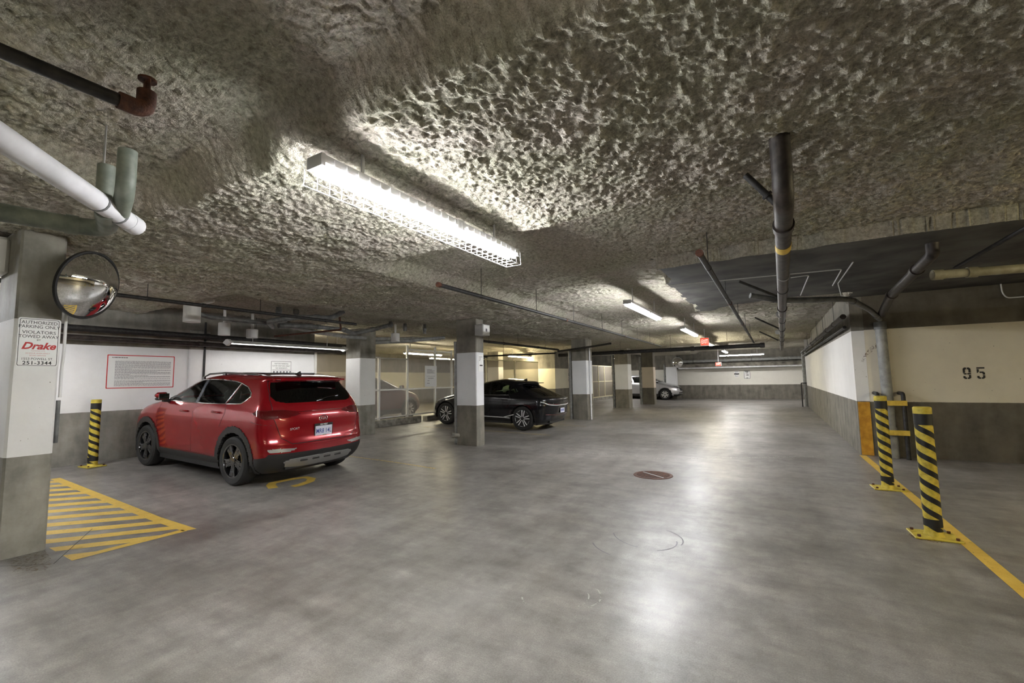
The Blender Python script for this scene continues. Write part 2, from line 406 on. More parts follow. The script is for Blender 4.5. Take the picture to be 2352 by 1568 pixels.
# ------------------------------------------------------------------ columns
def column(x0, x1, y0, y1, mat, label, zt=3.03, grp='painted concrete columns'):
    z0 = fz((x0+x1)/2)-.03
    o = MB().bevbox((x0, y0, z0), (x1, y1, zt), .018).build('concrete_column', mat)
    return tag(o, label, 'column', grp)
colP = column(-6.74, -6.1, 1.12, 1.44, M['colp'], 'concrete column carrying the towing sign and the convex mirror', 3.1)
colA = column(-6.64, -6.04, 8.5, 8.82, M['col'], 'white banded concrete column with a grey alarm box near its top')
colC = column(-6.58, -5.98, 15.5, 16.1, M['col'], 'white banded concrete column standing just beyond the tail of the black car')
colD = column(-6.93, -6.25, 21.85, 22.5, M['col'], 'white banded concrete column beside the beige mesh gate')
colE = column(-6.48, -5.82, 25.4, 25.9, M['colwarm'], 'tan banded concrete column in front of the silver car')
colF = column(-6.45, -5.75, 31.85, 32.2, M['col'], 'slim concrete column against the far wall behind the silver car bonnet')
bB = gr(824, 1000)
colB = column(-10.33, -9.72, 8.2, 8.75, M['colp'], 'white banded concrete column between the red car and the mesh fence')
colS = column(-13.2, -12.5, 19.6, 20.1, M['col'], 'pale banded concrete column standing behind the mesh fence')
# ------------------------------------------------------------------ strip lights
def strip_light(x, y0, y1, z, label, warm=False, guard=False, top=None, alongx=False, wide=.13, tubes=2):
    """housing above, two tubes below; z is the height of the tubes"""
    L = y1-y0; c = (y0+y1)/2
    t = thing('strip_light', label, 'ceiling light', (x, c, z+.09), math.pi/2 if alongx else 0, 'fluorescent strip lights')
    top = (top or (3.0-z))+.06
    b = MB()
    b.prism([(-wide*.30, .025), (-wide/2, .04), (-wide/2, .085), (wide/2, .085), (wide/2, .04), (wide*.30, .025)], -L/2, L/2,
            Matrix.Translation((0,0,-.09))@Matrix.Rotation(math.pi/2, 4, 'X'))
    b.build('housing', M['lamp_grey'], t, local=True)
    for s in (-1, 1):
        MB().box((-wide/2-.004, s*L/2-.012, -.075), (wide/2+.004, s*L/2+.012, -.001)).build('end_cap', M['lamp_grey'], t, local=True)
    MB().box((-wide/2-.003, L*.06, -.075), (wide/2+.003, L*.10, .001)).build('joint_plate', M['lamp_grey'], t, local=True)
    off = [0] if tubes == 1 else [-.034, .034]
    for ox in off:
        MB().tube([(ox, -L/2+.02, -.09), (ox, L/2-.02, -.09)], .015, 8).build('fluorescent_tube', M['tube_'+warm if warm in ('mild', 'far') else 'tube_warm' if warm else 'tube_cool'], t, smooth=60, local=True)
    for s in (-.35, .35):
        MB().tube([(0, s*L, -.005), (0, s*L, top-.02)], .012, 6).build('hanger', M['lamp_grey'], t, local=True)
    if guard:
        g = MB(); n = 26
        for ox in (-.085, 0, .085):
            zz = -.165 if ox else -.165
            g.tube([(ox, -L/2-.02, zz), (ox, L/2+.02, zz)], .0022, 4)
        for i in range(n+1):
            yy = -L/2-.02+(L+.04)*i/n
            g.tube([(-.075, yy, -.02), (-.085, yy, -.165), (.085, yy, -.165), (.075, yy, -.02)], .0022, 4)
        g.build('wire_guard', M['white_metal'], t, local=True)
    return t
strip_light(-2.21, 1.53, 3.76, 2.775, 'long wire guarded fluorescent strip light over the near driveway', guard=True)
strip_light(-2.14, 7.6, 10.05, 2.82, 'fluorescent strip light over the driveway beside the edge of the bare soffit', top=.3)
strip_light(-2.06, 12.6, 15.05, 2.82, 'fluorescent strip light just before the red exit sign', top=.3)
strip_light(-2.2, 18.5, 20.95, 2.82, 'fluorescent strip light just beyond the red exit sign', top=.3, warm='mild')
strip_light(-2.2, 25.2, 27.6, 2.82, 'fluorescent strip light lengthwise near the far wall', top=.3, warm='far')
strip_light(-1.6, 28.6, 31.0, 2.75, 'fluorescent strip light hung crosswise in front of the far wall', top=.36, alongx=True, warm='far')
strip_light(-8.9, 28.2, 30.6, 2.78, 'fluorescent strip light over the silver car', top=.33, warm='far')
# the same fittings carry on outside the picture
strip_light(-2.3, -3.1, -.7, 2.82, 'fluorescent strip light over the driveway behind the viewpoint', warm='mild', top=.36)
strip_light(-9.0, -.75, 1.7, 2.72, 'fluorescent strip light over the hatched bay behind the towing sign column', top=.3)
strip_light(5.4, 3.6, 6.0, 2.82, 'fluorescent strip light over the numbered bay', warm=True, top=.3)
strip_light(3.2, 27.5, 29.9, 2.82, 'fluorescent strip light in the recess past the white side wall', top=.3, warm='far')
# behind the mesh fence
for i, (x, y, lb) in enumerate([(-13.4, 13.6, 'over the maroon car behind the mesh fence'), (-15.5, 17.6, 'deep behind the mesh fence'),
                                (-12.6, 7.6, 'behind the mesh fence beside the banded column'), (-11.6, 19.2, 'behind the mesh fence near the stair wall')]):
    strip_light(x, y, y+2.4, 2.72, 'fluorescent strip light '+lb, warm='mild' if i in (0, 2) else True, top=.4)
# pendant reflector by the left wall
a = pX(520, 790, -10.25); b_ = pX(795, 803, -10.25)
yl0, yl1, zl = 5.05, 8.0, 2.44
t = thing('reflector_light', 'white winged reflector strip light hanging along the left wall', 'ceiling light', (-10.2, (yl0+yl1)/2, zl))
rb = MB(); 
for (pp) in ([(-.13,.0),(-.03,.07),(.03,.07),(.13,.0),(.125,-.004),(.03,.06),(-.03,.06),(-.125,-.004)],):
    rb.prism(pp, yl0, yl1, Matrix.Translation((-10.2, 0, zl))@Matrix.Rotation(math.pi/2, 4, 'X')@Matrix.Scale(-1, 4, (0,0,1)))
rb.build('reflector', M['white_metal'], t)
for yy, s in ((yl0, -1), (yl1, 1)):
    MB().prism([(-.16,.02),(-.04,.09),(.04,.09),(.16,.02),(.0,-.05)], min(yy, yy+s*.06), max(yy, yy+s*.06),
        Matrix.Translation((-10.2, 0, zl))@Matrix.Rotation(math.pi/2, 4, 'X')@Matrix.Scale(-1, 4, (0,0,1))).build('end_wing', M['white_metal'], t)
for ox in (-.05, .05):
    MB().tube([(-10.2+ox, yl0+.03, zl+.015), (-10.2+ox, yl1-.03, zl+.015)], .015, 8).build('fluorescent_tube', M['tube_dim'], t, smooth=60)
for yy in (yl0+.5, yl1-.5): MB().tube([(-10.2, yy, zl+.06), (-10.2, yy, 3.18)], .006, 6).build('hanger', M['steel'], t)

# ------------------------------------------------------------------ pipes
def pipe(name, label, pts, r, mat, bend=.12, n=12, couplings=(), hangers=(), ztop=3.15, cmat=None, hr=.005, cap=None, cat='pipe'):
    P = fillet(pts, bend) if len(pts) > 2 else [Vector(p) for p in pts]
    c = pts[0]
    t = thing(name, label, cat, c)
    MB().tube(P, r, n).build('pipe_run', mat, t, smooth=50)
    def at(f):
        seg = [(P[i+1]-P[i]).length for i in range(len(P)-1)]; d = f*sum(seg)
        for i, l in enumerate(seg):
            if d <= l or i == len(seg)-1: return P[i]+(P[i+1]-P[i])*(d/l), (P[i+1]-P[i]).normalized()
            d -= l
    for f in couplings:
        p, d = at(f); MB().tube([p-d*r*.9, p+d*r*.9], r*1.22, n).build('coupling', cmat or mat, t, smooth=50)
    for f in hangers:
        p, d = at(f)
        h = MB(); h.tube([p-d*.012, p+d*.012], r*1.12, n); h.tube([p+Vector((0,0,r)), (p.x, p.y, ztop)], hr, 6)
        h.build('hanger', M['black_pipe'], t)
    return t
# upper left sprinkler line with rusty drop end
e = pZ(312, 246, 2.76)
s = thing('sprinkler_pipe', 'black sprinkler pipe ending in a rusty elbow above the white drain pipe', 'pipe', tuple(e))
MB().tube([(e[0]-.1, -2.5, 2.80), e], .027, 12).build('pipe_run', M['black_pipe'], s, smooth=50)
ev = Vector(e)
MB().tube(fillet([ev+Vector((0,-.06,0)), ev+Vector((0,.035,0)), ev+Vector((0,.035,.09))], .05), .036, 12).build('elbow', M['rust'], s, smooth=50)
hd = MB(); o0 = ev+Vector((0,.035,.09))
hd.tube([o0, o0+Vector((0,0,.05))], .014, 8); hd.tube([o0+Vector((0,0,.052)), o0+Vector((0,0,.06))], .035, 12)
hd.tube([o0+Vector((-.022,0,0)), o0+Vector((-.022,0,.055))], .006, 6); hd.tube([o0+Vector((.022,0,0)), o0+Vector((.022,0,.055))], .006, 6)
hd.build('sprinkler_head', M['rust'], s)
MB().tube([(e[0]-.08, -.4, 2.8), (e[0]-.08, -.4, 3.1)], .006, 6).build('hanger', M['black_pipe'], s)
# white drain pipe running diagonally under the slab, with risers
w0 = Vector(pZ(0, 315, 2.60)); w1 = Vector(pZ(300, 512, 2.60)); wd = (w1-w0).normalized()
s = thing('drain_pipe', 'thick white plastic drain pipe slanting overhead with two risers', 'pipe', tuple(w1))
MB().tube([w0-wd*2.2, w1], .057, 16).build('pipe_run', M['white_pipe'], s, smooth=50)
MB().tube([w1-wd*.05, w1+wd*.06], .06, 16).build('end_cap', M['white_pipe'], s, smooth=50)
for dd in (.16, .36): MB().tube([w1-wd*(dd+.008), w1-wd*(dd-.008)], .0605, 16).build('clamp_band', M['dgrey_pipe'], s, smooth=50)
r1 = Vector(pZ(292, 420, 2.66))
j1 = w1-wd*.13
ra = Vector(pZ(288, 440, 2.66)); rtz = float(pX(293, 346, ra.x)[2])
MB().tube(fillet([j1, ra, (ra.x, ra.y, min(rtz, 3.2))], .1), .046, 14).build('riser', M['green_pipe'], s, smooth=50)
j2 = w1-wd*.30
rb_ = Vector(pZ(240, 455, 2.66)); rtz = float(pX(241, 380, rb_.x)[2])
MB().tube([(rb_.x, rb_.y, 2.58), (rb_.x, rb_.y, min(rtz, 3.2))], .042, 14).build('riser', M['green_pipe'], s, smooth=50)
MB().tube([j2+Vector((-.04,.0,.03)), j2+Vector((-.04,.0,.5))], .006, 6).build('hanger', M['steel'], s)
g0 = Vector(pZ(0, 487, 2.58)); g1 = Vector(pZ(200, 522, 2.58)); gd = (g1-g0).normalized()
gend = w1-wd*.26+Vector((-.02,0,-.01))
MB().tube(fillet([g0-gd*2.0, g1+gd*.10, gend], .16), .055, 16).build('branch', M['green_pipe'], s, smooth=50)
MB().tube([g1-gd*.10, g1-gd*.04], .062, 16).build('coupling', M['green_pipe'], s, smooth=50)
# sprinkler lines over the driveway
b0 = pZ(1013, 653, 2.74); b1 = pZ(1500, 797, 2.74)
pipe('sprinkler_pipe', 'dark sprinkler pipe along the edge of the ceiling drop, rusty near end', [(-3.52, b0[1], 2.74), (-3.72, 17.7, 2.74)], .027, M['black_pipe'],
     couplings=(.0, .3, .62, .9), hangers=(.07, .2, .33, .47, .6, .73, .86), cmat=M['rust'])
c0 = pZ(1607, 582, 2.74)
pipe('sprinkler_pipe', 'dark sprinkler pipe crossing below the bare soffit, rusty near end', [(-.55, c0[1], 2.74), (-.55, 18.4, 2.74)], .03, M['black_pipe'],
     couplings=(.0, .25, .5, .75), hangers=(.05, .2, .4, .6, .8), cmat=M['rust'])
# large brown drain line on the right
t = pipe('drain_pipe', 'large brown iron drain pipe with yellow band over the right of the driveway', [(.12, 3.12, 3.05), (.12, 3.15, 2.64), (.36, 21.5, 2.60)], .058, M['brown_pipe'], .16, 16,
     couplings=(.05, .30, .5, .7), hangers=(.2, .4, .6, .8), cmat=M['brown_pipe'])
yb = pZ(1803, 563, 2.64)
MB().tube([(.135, yb[1]-.09, 2.637), (.136, yb[1]+.09, 2.637)], .0595, 16).build('yellow_band', M['yellow'], t, smooth=50)
for yy in (5.6, 9.2, 13.0): MB().tube([(.16, yy-.012, 2.63), (.16, yy+.012, 2.63)], .062, 16).build('clamp_band', M['steel'], t, smooth=50)
ba = Vector(pZ(1712, 402, 2.92)); bb = Vector((.125, 3.38, 2.64))
MB().tube([ba, bb], .022, 10).build('branch', M['black_pipe'], t, smooth=50)
MB().tube([ba+(bb-ba)*.55, ba+(bb-ba)*.60], .034, 10).build('branch_collar', M['black_pipe'], t, smooth=50)
for yy, l in ((7.4, .55), (12.2, .5), (16.2, .5)):
    MB().tube([(.2-l, yy-.25, 2.92), (.2, yy, 2.63)], .02, 8).build('branch', M['black_pipe'], t, smooth=50)
# stub connection and horizontal feed to the wall downpipe
hy = 8.25
k = [pY(x, y, hy) for x, y in ((1770, 690), (1830, 693), (1965, 686))]
pipe('waste_pipe', 'dark grey waste pipe crossing from the brown drain pipe to the right wall', [(-.25, 8.05, 2.84), (.18, 8.25, 2.74), (1.1, 8.6, 2.72), (1.55, 9.9, 2.66), (1.76, 10.45, 2.54)], .045, M['dgrey_pipe'], .2, 12, couplings=(.12, .5, .93))
MB_d = gr(2053, 1050)
t = thing('downpipe', 'tall pale grey downpipe standing against the bay wall inside its guard', 'pipe', (1.80, 10.585, 0))
MB().tube([(1.78, 10.585, 2.48), (1.80, 10.585, .55)], .085, 18).build('pipe_run', M['grey_pipe'], t, smooth=50)
MB().tube([(1.80, 10.585, .55), (1.80, 10.585, 0)], .10, 18).build('base_section', M['grey_pipe'], t, smooth=50)
MB().tube([(1.78, 10.585, 2.36), (1.78, 10.585, 2.5)], .098, 18).build('collar', M['dgrey_pipe'], t, smooth=50)
# pipes along the top of the right wall
pipe('service_pipe', 'brown service pipe running along the head of the white side wall', [(1.2, 10.3, 2.62), (1.2, 24.6, 2.56)], .05, M['brown_pipe'], couplings=(.2, .55, .85), hangers=(.1, .4, .7))
pipe('service_pipe', 'thinner black service pipe under the brown one on the side wall', [(1.27, 10.8, 2.46), (1.27, 24.7, 2.42)], .032, M['black_pipe'], hangers=(.3, .6))
pipe('conduit', 'thin pale conduit bent around the corner under the bare soffit', [(.95, 6.9, 2.95), (.95, 8.4, 2.95), (1.2, 10.2, 2.93), (1.32, 10.62, 2.9)], .008, M['lamp_grey'], .05, 6)
pipe('conduit', 'thin conduit running straight across the bare soffit above the brown drain pipe', [(-1.3, 7.0, 2.955), (.88, 7.3, 2.955), (.9, 8.6, 2.955)], .008, M['lamp_grey'], .06, 6)
pipe('conduit', 'thin conduit looping back over the bare soffit beside the brown drain pipe', [(.30, 7.5, 2.955), (.52, 7.45, 2.955), (.50, 9.3, 2.955)], .008, M['lamp_grey'], .08, 6)
# bay pipes
q0 = pZ(2140, 632, 2.66); q1 = pZ(2352, 616, 2.66); qd = (Vector(q1)-Vector(q0))
pipe('bay_pipe', 'olive lit pipe running across the numbered bay', [Vector(q0), Vector(q0)+qd*3.2], .05, M['olive_pipe'], n=14, couplings=(.02, .14))
v0 = Vector(pZ(2143, 583, 2.86)); v1 = Vector(pZ(2045, 680, 2.72))
pipe('drain_pipe', 'murky brown drain pipe dropping from the soffit toward the downpipe', [v0+Vector((0,0,.12)), v0, v1, (1.78, 10.4, 2.62)], .06, M['brown_pipe'], .1, 14, couplings=(.2, .55))
pipe('conduit', 'white conduit hooked down the bay wall', [pY(2295, 628, 10.66), pY(2302, 672, 10.66), pY(2312, 684, 10.66), (4.6, 10.66, 2.78)], .011, M['white_metal'], .05, 8)
d0 = Vector(pZ(2352, 525, 2.9)); d1 = Vector(pZ(2195, 615, 2.78))
pipe('sprinkler_pipe', 'black sprinkler pipe slanting over the numbered bay', [d0+(d0-d1)*1.2, d1], .022, M['black_pipe'])
# big cross main at mid distance
pipe('sprinkler_main', 'thick black main pipe crossing the driveway before the far strip lights', [(-8.2, 17.9, 2.58), (-.2, 17.9, 2.60)], .075, M['black_pipe'], n=14, couplings=(.12, .36, .7, .99), hangers=(.1, .35, .6, .85))
pipe('sprinkler_pipe', 'black sprinkler branch on the near side of column tops', [(-4.6, 14.2, 2.68), (-6.0, 14.9, 2.62), (-7.0, 15.2, 2.58)], .035, M['black_pipe'], .1, 10, couplings=(.5,))
pipe('sprinkler_pipe', 'black sprinkler pipe running from the alarm box column to the next one', [(-6.75, 9.3, 2.60), (-6.75, 14.7, 2.60)], .035, M['black_pipe'], couplings=(.3, .7), hangers=(.15, .45, .8), ztop=2.95)
pipe('sprinkler_pipe', 'black pipe crossing before the mesh fence at the stair wall', [(-10.6, 14.6, 2.5), (-7.0, 15.0, 2.5)], .03, M['black_pipe'], couplings=(.4,), hangers=(.4,))
# far wall pipes
pipe('service_pipe', 'pale service pipe across the far wall below the beam', [(-5.68, 32.2, 2.54), (4.4, 32.2, 2.57)], .10, M['grey_pipe'], n=14, couplings=(.3, .6), hangers=(.1, .45, .8))
pipe('service_pipe', 'pale pipe just above the white band of the far wall', [(-5.6, 31.86, 2.08), (4.2, 31.86, 2.08)], .05, M['white_pipe'], n=12, couplings=(.35,))
# left wall pipes
pipe('service_pipe', 'thick dark service pipe running along the left wall above the notice', [(-10.72, -4, 2.63), (-10.72, 9.2, 2.59)], .058, M['black_pipe'], n=14, couplings=(.32, .67), hangers=(.5, .75))
pipe('service_pipe', 'thick dark service pipe below its twin along the left wall', [(-10.72, -4, 2.46), (-10.72, 9.2, 2.42)], .05, M['brown_pipe'], n=14, couplings=(.4, .66))
pipe('conduit_drop', 'dark conduit dropping down the left wall beside the notice', [pX(473, 740, -10.94), pX(468, 862, -10.94)-np.array([0, 0, .9])], .022, M['black_pipe'], n=10)
k0 = pZ(272, 668, 2.80); k1 = pZ(790, 718, 2.80)
pipe('sprinkler_pipe', 'black sprinkler pipe passing behind the convex mirror', [(-7.62, -1.0, 2.80), (-7.62, 6.3, 2.78)], .028, M['black_pipe'], couplings=(.6, .9), hangers=(.5, .72))
pipe('service_pipe', 'dark pipe rising toward the white canisters over the red car', [pX(457, 720, -9.3), pX(478, 728, -9.3), pX(612, 742, -9.3)], .045, M['dgrey_pipe'], .1, 10, couplings=(.5,))
# tangle of grey drain pipes over the red car
zz = 2.72
pipe('drain_pipe', 'grey drain pipe bending left above the red car roof', [pX(790, 714, -8.2), pX(762, 730, -8.4), pX(680, 728, -8.8), pX(616, 738, -9.0), pX(627, 750, -9.4)], .055, M['dgrey_pipe'], .12, 12, couplings=(.3, .62))
pipe('drain_pipe', 'grey drain pipe forking toward the banded column', [pX(640, 748, -9.3), pX(700, 748, -9.3), pX(790, 757, -9.4), pX(812, 766, -9.5), pX(862, 755, -9.2), pX(900, 745, -8.6)], .055, M['dgrey_pipe'], .1, 12, couplings=(.3, .55, .8))
pipe('drain_pipe', 'pale lower drain pipe with joints above the reflector light', [pX(640, 742, -9.62), pX(720, 762, -9.62), pX(790, 772, -9.62), pX(840, 776, -9.62)], .05, M['grey_pipe'], .1, 12, couplings=(.35, .7))
pipe('drain_pipe', 'pale horizontal drain pipe behind the banded column', [pX(850, 778, -10.45), pX(930, 778, -10.45), pX(1010, 778, -10.45)], .06, M['grey_pipe'], .1, 12, couplings=(.3, .55, .9))
pipe('drain_pipe', 'light grey drain pipe running in front of the fence head', [pX(850, 787, -9.9), pX(930, 783, -9.6), pX(1020, 775, -9.3)], .055, M['grey_pipe'], .1, 12, couplings=(.5,))
for px, y0, y1, X, lb in ((640, 695, 725, -8.9, 'short grey riser above the drain pipe fork'), (680, 702, 722, -8.9, 'second short grey riser next to the drain pipe fork'), (897, 735, 752, -8.8, 'bent grey riser above the fence head'), (930, 738, 760, -8.8, 'curved grey riser left of the alarm box column'), (975, 750, 766, -8.5, 'slanted grey riser close to the alarm box column')):
    p = pX(px, y1, X); pipe('drain_riser', lb, [(p[0], p[1], p[2]), (p[0], p[1], 3.16)], .05, M['dgrey_pipe'], couplings=(.5,))
p0 = pX(780, 735, -8.7); p1 = pX(783, 757, -8.7)
pipe('sprinkler_pipe', 'rusty sprinkler pipe angling down above the red car', [(p0[0], p0[1], 3.08), p1, pX(630, 772, -9.7)], .022, M['rust'], .03, 8)
# white canisters
for px, y0, y1, wpx, X, lb in ((441, 702, 740, 17, -9.2, 'large white canister lamp hanging from a pale stem'), (515, 742, 770, 12, -9.9, 'white canister lamp with a flared foot'), (579, 757, 776, 12, -10.1, 'small white canister lamp near the wall pipes'), (908, 766, 784, 10, -9.0, 'white canister lamp in front of the fence head')):
    c = pX(px, (y0+y1)/2, X); sc = np.dot(c-CAMP, _f)/FPX; r = wpx*sc; h = (y1-y0)*sc
    t = thing('canister_lamp', lb, 'lamp', (c[0], c[1], c[2]+h/2), 0, 'white canister lamps')
    Mx = Matrix.Translation((c[0], c[1], c[2]-h/2))
    MB().lathe([(r*.7, .01), (r, 0), (r, h), (r*.9, h+.01)], 20, Mx).build('canister', M['white_metal'], t, smooth=40)
    MB().tube([(c[0], c[1], c[2]+h/2), (c[0], c[1], 3.14)], r*.25, 10).build('stem', M['white_metal'], t, smooth=50)
    if px == 441: MB().tube([(c[0], c[1], 3.0), (c[0]+.25, c[1]+.25, 3.12)], r*.22, 8).build('branch', M['white_metal'], t, smooth=50)
# column downpipes and conduits
def post_pipe(label, x, y, r, mat, z1=2.9, name='downpipe', z0=0): return pipe(name, label, [(x, y, z1), (x, y, z0)], r, mat, n=12, couplings=(.35, .8))
post_pipe('grey downpipe on the alarm box column', -6.70, 8.56, .045, M['grey_pipe'], 2.5)
post_pipe('grey downpipe beside the column beyond the black car', -6.68, 15.6, .07, M['grey_pipe'], 2.6)
post_pipe('white conduit on the driveway face of the column beyond the black car', -5.945, 15.75, .03, M['white_metal'], 2.75, 'conduit')
post_pipe('dark downpipe beside the column next to the mesh gate', -7.03, 21.95, .07, M['dgrey_pipe'], 2.7)
post_pipe('grey downpipe beside the tan banded column', -6.58, 25.5, .07, M['grey_pipe'], 2.7)
post_pipe('pale downpipe at the far corner of the white side wall', 1.28, 25.32, .07, M['grey_pipe'], 2.6)
post_pipe('pale downpipe on the far wall left of the slim column', -6.62, 32.3, .06, M['grey_pipe'], 2.4)
pipe('conduit', 'thin pale conduit kinked down the back edge of the towing sign column', [(-6.13, 1.475, 2.60), (-6.13, 1.475, 2.2), (-6.13, 1.475, 1.9), (-6.16, 1.475, 1.75), (-6.16, 1.475, 1.45)], .013, M['white_metal'], .04, 8)
pipe('conduit', 'grey conduit stub low on the back edge of the towing sign column', [(-6.17, 1.47, 1.42), (-6.17, 1.47, 1.0)], .017, M['dgrey_pipe'])
# ------------------------------------------------------------------ towing sign column
def plate(name, label, cat, o, right, up, w, h, mat, th=.004, border=None, bw=.004, rad=.02, inset=.012, grp=None, bmat=None):
    """flat sign: plate with a printed border, returns root and the frame at its face centre"""
    F = frame(o, right, up)
    t = thing(name, label, cat, tuple(Vector(o)), 0, grp)
    def rr(w_, h_, r_):
        pts = []
        for cx, cy, a0 in ((w_/2-r_, h_/2-r_, 0), (-w_/2+r_, h_/2-r_, 90), (-w_/2+r_, -h_/2+r_, 180), (w_/2-r_, -h_/2+r_, 270)):
            for k in range(5):
                a = math.radians(a0+k*22.5); pts.append((cx+r_*math.cos(a), cy+r_*math.sin(a)))
        return pts
    MB().prism(rr(w, h, rad), 0, th, F).build('plate', mat, t)
    if border:
        a = rr(w-2*inset, h-2*inset, rad*.8); b = rr(w-2*inset-2*bw, h-2*inset-2*bw, rad*.7); n = len(a)
        MB().add([F@Vector((p[0], p[1], th+.0006)) for p in a]+[F@Vector((p[0], p[1], th+.0006)) for p in b], [(i, (i+1)%n, n+(i+1)%n, n+i) for i in range(n)]).build('border', border, t)
    return t, F@Matrix.Translation((0, 0, th+.0007))
ya = pX(38, 785, -6.098)[1]; yb_ = pX(136, 790, -6.098)[1]
w_ = yb_-ya; zc_ = (1.755+2.215)/2
t, F = plate('towing_sign', 'white towing notice with red company script fixed to the concrete column', 'sign', (-6.098, (ya+yb_)/2, zc_), (0,1,0), (0,0,1), w_, .47, M['sign_white'], border=M['ink'], bw=.004, rad=.018, inset=.010)
k = w_/.30
for txt, y, s, mt, kw in (('AUTHORIZED', .190, .043, 'ink', {}), ('PARKING ONLY', .150, .043, 'ink', {}), ('VIOLATORS', .096, .043, 'ink', {}), ('TOWED AWAY', .055, .043, 'ink', {}), ('BY', .023, .024, 'ink', {}),
                          ('Drake', -.037, .090, 'ink_red', dict(shear=.35, bold=.003)), ('TOWING LTD', -.083, .017, 'ink_pink', {}), ('24 HOUR EMERGENCY', -.106, .018, 'ink_pink', {}), ('ROAD SERVICE', -.127, .018, 'ink_pink', {}),
                          ('1553 POWELL ST.', -.160, .031, 'ink', {}), ('251-3344', -.199, .047, 'ink', dict(bold=.0008, spacing=1.1))):
    text_mb(txt, s, F@Matrix.Translation((0, y, 0)), width=.95*k if len(txt) > 9 else 1.05*k, **kw).build('lettering', M[mt], t)
# convex mirror on the column
mc = Vector(pX(203, 655, -5.92)); md = Vector((.74, .52, -.22)).normalized(); R_ = .335
t = thing('convex_mirror', 'round convex traffic mirror with black rim bracketed to the column', 'mirror', tuple(mc))
rt = md.cross(Vector((0,0,1))).normalized(); up_ = rt.cross(md)
Fm = frame(mc, -rt, up_)
if (Fm@Vector((0,0,1))-mc).dot(md) < 0: Fm = frame(mc, rt, up_)
dm = .17; Rs = (R_*R_+dm*dm)/(2*dm); prof = []
for i in range(17):
    a = math.asin(R_/Rs)*(1-i/16); prof.append((max(Rs*math.sin(a), .0005), Rs*math.cos(a)-(Rs-dm)))
MB().lathe(prof, 48, Fm).build('mirror_dome', M['mirror'], t, smooth=80)
MB().lathe([(R_-.008, -.012), (R_+.014, -.012), (R_+.014, .012), (R_-.004, .014)], 48, Fm, closed=True).build('rim', M['rubber'], t, smooth=40)
MB().lathe([(.02, -.05), (R_-.01, -.012), (R_-.012, -.008), (.02, -.04)], 32, Fm, closed=True).build('back_shell', M['dark'], t, smooth=60)
MB().tube(fillet([mc-md*.04, mc-md*.12, (-6.09, 1.40, mc.z-.05)], .05), .014, 8).build('bracket', M['black_pipe'], t)
# white junction housing on the near face of the column
wb0 = pY(0, 555, 1.11); wb1 = pY(28, 640, 1.11)
t = thing('junction_box', 'white rounded housing fixed high on the towing sign column', 'box', (-6.6, 1.06, 2.87))
MB().bevbox((-6.95, .98, 2.66), (-6.43, 1.118, 3.04), .03).build('housing', M['white_metal'], t, smooth=40)
MB().bevbox((-6.90, .968, 2.70), (-6.48, .982, 3.0), .005).build('cover', M['sign_white'], t)
# floor cracks by the column
def floor_strip(name, pts, wd, mat, parent=floor, z=.0012):
    P = [Vector((p[0], p[1], fz(p[0])+z)) for p in pts]; mb = MB(); L_ = []; R2 = []
    for i, p in enumerate(P):
        d = (P[min(i+1, len(P)-1)]-P[max(i-1, 0)]); d.z = 0; d.normalize(); nn = Vector((-d.y, d.x, 0))*wd/2
        for q, lst in ((p+nn, L_), (p-nn, R2)): lst.append((q.x, q.y, fz(q.x)+z))
    n = len(P); mb.add(L_+R2, [(i, n+i, n+i+1, i+1) for i in range(n-1)])
    return mb.build(name, mat, parent)
for pl_ in (((0,1300),(60,1298),(123,1295),(212,1214)), ((105,1262),(50,1272),(0,1283)), ((140,1266),(190,1256))):
    floor_strip('floor_crack', [gr(*p) for p in pl_], .006, M['ink'])

# ------------------------------------------------------------------ floor paint
def worn(name, c1, c2, thr):
    mt, t, b = nt(name); L = t.links.new
    ge = N(t, 'ShaderNodeNewGeometry')
    nz = N(t, 'ShaderNodeTexNoise', i_Scale=7., i_Detail=9., i_Roughness=.75); L(ge.outputs['Position'], nz.inputs['Vector'])
    r = N(t, 'ShaderNodeValToRGB'); r.color_ramp.elements[0].position = .3; r.color_ramp.elements[1].position = .7
    r.color_ramp.elements[0].color = c4(c1); r.color_ramp.elements[1].color = c4(c2); L(nz.outputs['Fac'], r.inputs[0]); L(r.outputs[0], b.inputs['Base Color'])
    b.inputs['Roughness'].default_value = .45
    n2 = N(t, 'ShaderNodeTexNoise', i_Scale=30., i_Detail=6., i_Roughness=.7); L(ge.outputs['Position'], n2.inputs['Vector'])
    g = N(t, 'ShaderNodeMapRange', i_1=thr, i_2=thr+.08); L(n2.outputs['Fac'], g.inputs[0]); L(g.outputs[0], b.inputs['Alpha'])
    return mt
M['joint'] = worn('worn_joint', (.36,.345,.32), (.46,.45,.42), .44)
floor_strip('floor_joint', [gr(*p) for p in ((1115,1021),(1300,1036),(1527,1054),(1750,1050),(1976,1045.5))], .09, M['joint'])
M['line'] = worn('worn_yellow', (.58,.37,.05), (.74,.52,.11), .30)
M['line_pale'] = worn('faded_yellow', (.50,.38,.13), (.62,.5,.22), .42)
M['line_ghost'] = worn('ghost_white', (.42,.40,.34), (.5,.48,.42), .50)
def mark(name, label, pts, wd, mat, z=.0016): 
    o = floor_strip(name, pts, wd, mat, None, z); return tag(o, label, 'floor marking')
mark('yellow_line', 'yellow painted line running past the striped bollards to the wall corner', [(1.36, 10.62), (1.40, 7.), (1.44, 3.), (1.48, -1.5)], .105, M['line'])
